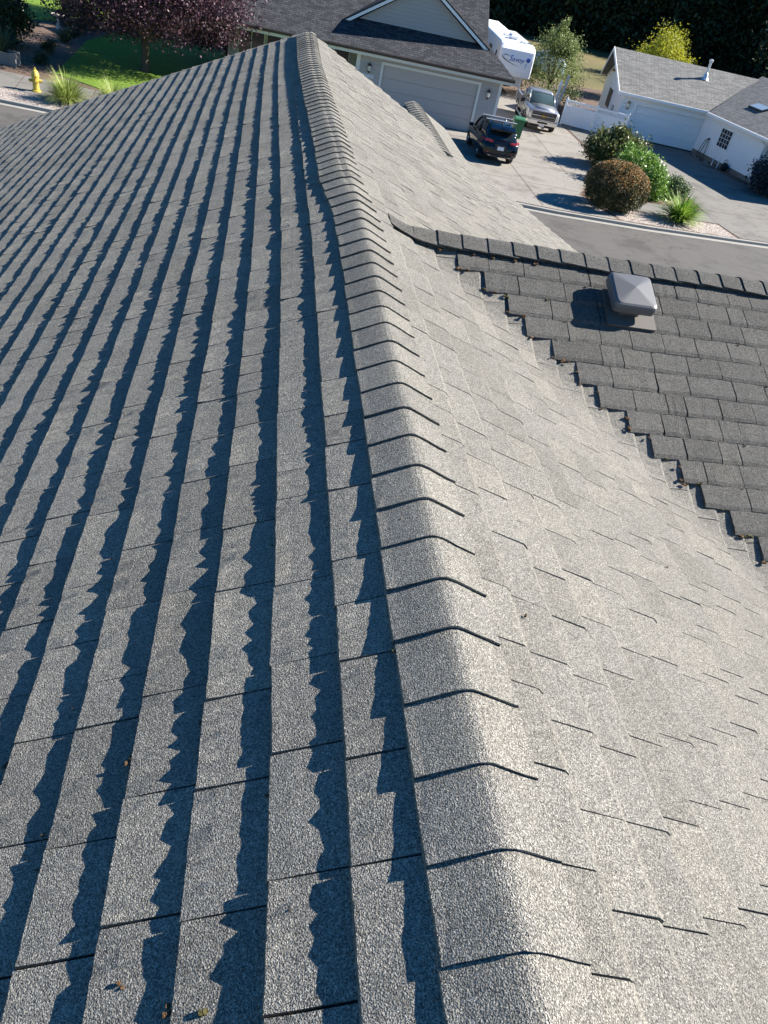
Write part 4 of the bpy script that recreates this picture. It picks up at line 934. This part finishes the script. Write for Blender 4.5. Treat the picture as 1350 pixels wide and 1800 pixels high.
def leaf_obj(name, V, mat, parent):
    n = len(V)//4; me = bpy.data.meshes.new(name)
    me.vertices.add(4*n); me.vertices.foreach_set('co', V.astype('f').ravel())
    me.loops.add(4*n); me.loops.foreach_set('vertex_index', np.arange(4*n, dtype='i'))
    me.polygons.add(n); me.polygons.foreach_set('loop_start', np.arange(0, 4*n, 4, dtype='i')); me.polygons.foreach_set('loop_total', np.full(n, 4, 'i'))
    me.materials.append(mat); me.update(); me.validate()
    o = bpy.data.objects.new(name, me); link(o); o.parent = parent; return o
def crown_pts(rs, clumps, per, rad, cr, inner=.45, flat=1.0):
    u = rs.normal(size=(clumps, 3)); u /= np.linalg.norm(u, axis=1)[:, None]
    r = rs.uniform(inner, 1, clumps)[:, None]
    c = u*r*np.array(rad)
    p = np.repeat(c, per, 0)+rs.normal(size=(clumps*per, 3))*cr*np.array([1, 1, flat])*.5
    return p, c
def tree(name, label, cat, loc, trunk_h, trunk_r, cz, rad, clumps, per, cr, leaf, mat, wood, seed, group=None, limbs=7):
    rs = np.random.RandomState(seed); t = thing(name, label, cat, loc, 0, group)
    p, c = crown_pts(rs, clumps, per, rad, cr); p[:, 2] += cz; c[:, 2] += cz
    keep = p[:, 2] > trunk_h*.75; leaf_obj('crown', leaves(p[keep], leaf, rs), mat, t)
    m = MB(); m.path([(0, 0, -.05), (.03, .02, trunk_h*.4), (-.02, .04, trunk_h)], [trunk_r*1.25, trunk_r, trunk_r*.85], 9)
    tr = m.build('trunk', wood, t)
    for k in range(limbs):
        e = c[rs.randint(len(c))]; mid = np.array([e[0]*.4, e[1]*.4, trunk_h+(e[2]-trunk_h)*.55])
        MB().path([(0, 0, trunk_h*.85), tuple(mid), tuple(e)], [trunk_r*.55, trunk_r*.3, .02], 6).build('limb', wood, t)
    return t
def bush(name, label, loc, rad, clumps, per, cr, leaf, mat, seed, extra=None, cat='shrub', inner=.6, aspect=.55, group=None):
    rs = np.random.RandomState(seed); t = thing(name, label, cat, loc, 0, group)
    p, c = crown_pts(rs, clumps, per, rad, cr, inner); p[:, 2] += rad[2]*.92; p = p[p[:, 2] > .03]
    leaf_obj('foliage', leaves(p, leaf, rs, aspect), mat, t)
    m = MB()
    for k in range(6):
        e = c[rs.randint(len(c))]*.8; m = MB().path([(0, 0, 0), (e[0]*.4, e[1]*.4, rad[2]*.5), (e[0], e[1], max(.1, e[2]+rad[2]*.92))], [.035, .025, .01], 5); m.build('stem', M_WOOD, t)
    if extra: extra(t, rs)
    return t
M_PLUM = mat_leaf('plum_leaf', (.022, .009, .017), (.065, .028, .045), (.15, .075, .095), .18)
M_PEAR = mat_leaf('pear_leaf', (.08, .12, .03), (.19, .24, .075), (.34, .38, .17), .35)
M_YELL = mat_leaf('lime_leaf', (.18, .22, .012), (.38, .38, .03), (.5, .48, .05), .4)
M_WOODS = mat_leaf('wood_leaf', (.012, .026, .012), (.032, .056, .024), (.065, .095, .04), .2)
M_RHODO = mat_leaf('rhododendron_leaf', (.03, .05, .016), (.1, .12, .035), (.24, .24, .08), .25, .4)
M_LAUREL = mat_leaf('laurel_leaf', (.06, .13, .02), (.17, .3, .05), (.32, .46, .12), .3, .35)
M_BOX = mat_leaf('hedge_leaf', (.03, .04, .015), (.08, .08, .03), (.16, .14, .07), .25)
M_BRONZEL = mat_leaf('bronze_tip', (.18, .1, .035), (.36, .2, .075), (.46, .32, .14), .35)
M_SAGE = mat_leaf('small_shrub_leaf', (.05, .085, .035), (.12, .17, .07), (.24, .3, .16), .25)
M_HYDR = mat_leaf('hydrangea_leaf', (.008, .018, .016), (.02, .035, .04), (.035, .04, .08), .15)
M_BLADE = mat_leaf('grass_blade', (.14, .2, .035), (.32, .4, .1), (.55, .56, .22), .35)
M_YUCCA = mat_leaf('strap_leaf', (.08, .17, .02), (.22, .37, .04), (.45, .56, .12), .35)
M_DKSH = mat_leaf('dark_shrub_leaf', (.012, .03, .012), (.03, .06, .022), (.06, .09, .03), .2)
M_BIRCH = mat_leaf('young_tree_leaf', (.09, .15, .03), (.2, .28, .06), (.32, .38, .12), .35)
# plum trees
tree('plum_tree', 'purple leaved plum tree rising from the lawn on its own trunk', 'tree', (-6.6, 46.1, .03), 1.7, .2, 3.75, (5.2, 3.6, 2.6), 300, 200, .95, .14, M_PLUM, M_WOOD, 1)
tree('plum_tree', 'purple plum tree with sunlit side by the grey house eave', 'tree', (-2.8, 51.6, .03), 1.2, .16, 3.3, (3.6, 3.1, 3.0), 220, 200, .9, .14, M_PLUM, M_WOOD, 2)
tree('plum_tree', 'shaded purple tree behind the birdbath at the lawn end', 'tree', (-10.0, 59.0, .03), 1.1, .16, 4.0, (4.2, 2.8, 3.4), 170, 180, 1.0, .15, M_PLUM, M_WOOD, 3)
# upright tree between the trailer and the white house
rs = np.random.RandomState(7); pt = thing('upright_tree', 'upright green tree with long shoots beside the white fence', 'tree', G(958, 176))
pp = []
for k in range(210):
    a = rs.uniform(0, 6.28); q = rs.uniform(0, 1)**.5; zz = rs.uniform(.3, 4.0); rr = 2.35*(1-(zz/5.4)**2)*(.45+.55*q)
    pp.append((rr*math.cos(a), rr*math.sin(a), zz))
for k in range(26):
    a = rs.uniform(0, 6.28); q = rs.uniform(0, 1.25); b0 = np.array((q*math.cos(a), q*math.sin(a), 3.0)); ln = rs.uniform(.8, 2.0)*(1.1-q*.5)
    for j in range(9): pp.append(tuple(b0+np.array((math.cos(a)*.1*j*.2, math.sin(a)*.1*j*.2, ln*j/8))))
pp = np.array(pp); w_ = np.where(np.arange(len(pp)) < 210, .55, .16)
P_ = np.repeat(pp, 55, 0)+rs.normal(size=(len(pp)*55, 3))*np.repeat(w_, 55)[:, None]*.6; P_ = P_[P_[:, 2] > .05]
leaf_obj('crown', leaves(P_, .13, rs), M_PEAR, pt)
MB().path([(0, 0, -.05), (.03, 0, 1.2), (0, .02, 2.6)], [.13, .1, .06], 8).build('trunk', M_WOOD, pt)
for k in range(6):
    a = k*1.05; MB().path([(0, 0, 1.0), (.5*math.cos(a), .5*math.sin(a), 2.2), (.9*math.cos(a), .9*math.sin(a), 3.8)], [.06, .04, .015], 6).build('limb', M_WOOD, pt)
r_ = ray(1172, 88); LIME = (r_[0]*70/r_[1], 70.0, -.1)
tree('lime_tree', 'bright yellow green tree rising behind the white house roof', 'tree', LIME, 1.6, .16, 3.3, (2.5, 2.2, 2.3), 70, 240, .75, .15, M_YELL, M_WOOD, 5)
# shrubs of the bed between the drives
bush('rhododendron', 'broad dark rhododendron nearest the white fence', (18.3, 42.8, 0), (1.75, 1.3, .95), 90, 130, .42, .16, M_RHODO, 11)
bush('laurel', 'bright green glossy shrub behind the bronze clipped bush', (18.2, 39.6, 0), (1.15, 1.15, 1.0), 60, 130, .36, .14, M_LAUREL, 12)
bush('laurel', 'lighter lobe of glossy green shrub overhanging the walk', (18.35, 37.8, 0), (.85, .8, .75), 45, 120, .3, .13, M_LAUREL, 13)
bush('small_shrub', 'low pale green shrub right of the glossy shrub', (20.1, 38.8, 0), (.75, .65, .5), 40, 110, .24, .1, M_SAGE, 14)
def tips(t, rs):
    u = rs.normal(size=(16000, 3)); u /= np.linalg.norm(u, axis=1)[:, None]
    u = u[u[:, 2]-.15*u[:, 0]+rs.normal(size=len(u))*.28 > .45]; p = u*np.array((1.42, 1.28, 1.0))*rs.uniform(.97, 1.08, len(u))[:, None]; p[:, 2] += .92
    leaf_obj('bronze_tips', leaves(p, .085, rs, .45, -.2), M_BRONZEL, t)
bush('clipped_bush', 'round clipped bush with bronze new growth by the kerb', (15.3, 34.7, 0), (1.4, 1.25, 1.0), 420, 85, .16, .075, M_BOX, 15, tips, inner=.86)
bush('hydrangea', 'dark blue green hydrangea at the corner of the white wing', (28.0, 43.5, 0), (1.2, 1.4, .95), 60, 90, .4, .17, M_HYDR, 16)
def blades(name, label, loc, n, ln, mat, seed, wid=.03, spread=.9, group=None, curve=.5):
    rs = np.random.RandomState(seed); t = thing(name, label, 'plant', loc, 0, group); V = []
    for k in range(n):
        a = rs.uniform(0, 6.283); s = rs.uniform(.05, 1)**.7*spread; L_ = ln*rs.uniform(.65, 1.1); d = np.array((math.cos(a), math.sin(a), 0)); w = np.array((-d[1], d[0], 0))*wid*.5
        b0 = d*rs.uniform(0, .12)*ln; prev = b0; dirv = d*math.sin(s)+np.array((0, 0, math.cos(s)))
        for j in range(4):
            f0, f1 = 1-j/4, 1-(j+1)/4
            nxt = prev+dirv*L_/4; V += [prev-w*f0, prev+w*f0, nxt+w*f1, nxt-w*f1]; prev = nxt
            dirv = dirv+d*.12-np.array((0, 0, curve*s*.55)); dirv /= np.linalg.norm(dirv)
    leaf_obj('blades', np.array(V), mat, t)
    MB().lathe([(.14*ln, -.02), (.13*ln, .05), (.05*ln, .12)], 8).build('root_crown', M_WOOD, t); return t
blades('strap_leaf_plant', 'spiky bright green strap leaved plant on the pebble strip', (18.55, 34.35, 0), 560, 1.4, M_YUCCA, 21, .095, 1.05)
blades('ornamental_grass', 'pale green ornamental grass clump beside the fire hydrant', G(118, 181), 1000, 1.35, M_BLADE, 22, .042, 1.05)
blades('ornamental_grass', 'ornamental grass clump half hidden behind the roof edge', (-6.7, 37.6, 0), 700, 1.2, M_BLADE, 23, .04, .95)
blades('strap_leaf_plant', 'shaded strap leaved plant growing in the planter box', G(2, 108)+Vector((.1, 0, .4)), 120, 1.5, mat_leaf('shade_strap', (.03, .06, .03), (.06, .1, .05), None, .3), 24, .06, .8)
# left hand garden
bush('evergreen_shrub', 'large dark evergreen shrub left of the young staked tree', G(2, 76), (1.5, 1.3, 1.35), 90, 130, .5, .16, M_DKSH, 31)
bush('camellia', 'dark shrub with pale flowers behind the birdbath', G(135, 48), (1.1, .9, .75), 60, 110, .35, .13, M_DKSH, 32)
nm = ('small border shrub nearest the lawn corner', 'second small border shrub along the lawn edge', 'third small border shrub along the lawn edge', 'fourth small border shrub in deep shade', 'last small border shrub nearest the hydrant', 'pale tufted border shrub at the top of the bed')
for k, ((px, py), r) in enumerate(zip(((137, 60), (127, 66), (113, 74), (88, 93), (71, 112), (156, 48)), (.35, .3, .34, .36, .34, .4))):
    bush('border_shrub', nm[k], G(px, py), (r, r, r*.8), 14, 70, .2, .09, M_SAGE if k in (5,) else M_DKSH, 40+k, group='low shrubs along the lawn edge')
rs = np.random.RandomState(50); yt = thing('young_tree', 'slender young tree with pale trunk on the upper lawn', 'tree', G(43, 52))
MB().path([(0, 0, -.05), (-.05, 0, 1.5), (-.1, .05, 4.0), (-.1, .1, 5.5)], [.07, .06, .045, .02], 8).build('trunk', M_PALEWOOD, yt)
q = []
for k in range(26):
    a = rs.uniform(0, 6.28); z0 = rs.uniform(2.0, 5.2); ln = rs.uniform(.6, 1.5)
    MB().path([(-.08, .03, z0), (ln*.6*math.cos(a), ln*.6*math.sin(a), z0+.25), (ln*math.cos(a), ln*math.sin(a), z0-.3)], [.018, .012, .006], 4).build('limb', M_PALEWOOD, yt)
    for j in range(7): q.append((ln*math.cos(a)*(.5+.5*j/6), ln*math.sin(a)*(.5+.5*j/6), z0+.2-.9*j/6))
q = np.array(q); q = np.repeat(q, 14, 0)+rs.normal(size=(len(q)*14, 3))*.16
leaf_obj('crown', leaves(q, .09, rs), M_BIRCH, yt)
sk = MB().box(-.02, .02, -.02, .02, 0, 2.6).loft([[(-.02, -.02, 2.6), (.02, -.02, 2.6), (.02, .02, 2.6), (-.02, .02, 2.6)], [(-.003, -.003, 2.65), (.003, -.003, 2.65), (.003, .003, 2.65), (-.003, .003, 2.65)]]).build('tree_stake', M_WOOD); sk.location = G(40, 51); tag(sk, 'dark wooden stake beside the slender young tree', 'stake')
blades('flower_tuft', 'pale tuft of grass at the corner of the grey garage drive', (12.35, 47.2, 0), 160, .5, M_YUCCA, 60, .03, 1.0)
# the wood behind the houses: each tree with its own trunk and crown, crowns share four shapes
protos = []
for k in range(4):
    rs = np.random.RandomState(70+k); c, _ = crown_pts(rs, 260, 55, (5.2, 4.6, 9.0), 1.9, .5); c[:, 2] += 8.8
    low, _ = crown_pts(rs, 60, 55, (5.0, 3.0, 2.2), 1.5, .3); low[:, 2] += 2.0
    c = np.concatenate([c, low]); c = c[c[:, 2] > .1]
    t = thing('woodland_tree', 'tall dark tree in the shaded wood behind the houses', 'tree', (0, 0, 0), 0, 'trees of the dark wood')
    leaf_obj('crown', leaves(c, .55, rs), M_WOODS, t)
    MB().path([(0, 0, -.2), (.2, .1, 6), (0, 0, 15)], [.4, .3, .08], 8).build('trunk', M_WOOD, t); protos.append(t)
rg = random.Random(77); spots = []
for row, (y0, n) in enumerate(((118, 20), (127, 20), (137, 18))):
    for k in range(n):
        x = 16+k*6.6+row*2.6+rg.uniform(-1.5, 1.5); spots.append((x, y0-.15*(x-30)+rg.uniform(-2, 2)))
spots += [(57, 92), (63, 86), (70, 89), (66, 80), (75, 80), (84, 78), (80, 88), (92, 83)]
for i, (x, y) in enumerate(spots):
    o = protos[i] if i < 4 else copy_tree(protos[i % 4])
    o.location = (x, y, -.14); o.rotation_euler = (0, 0, rg.uniform(0, 6.28)); k = rg.uniform(.85, 1.25); o.scale = (k, k, k)
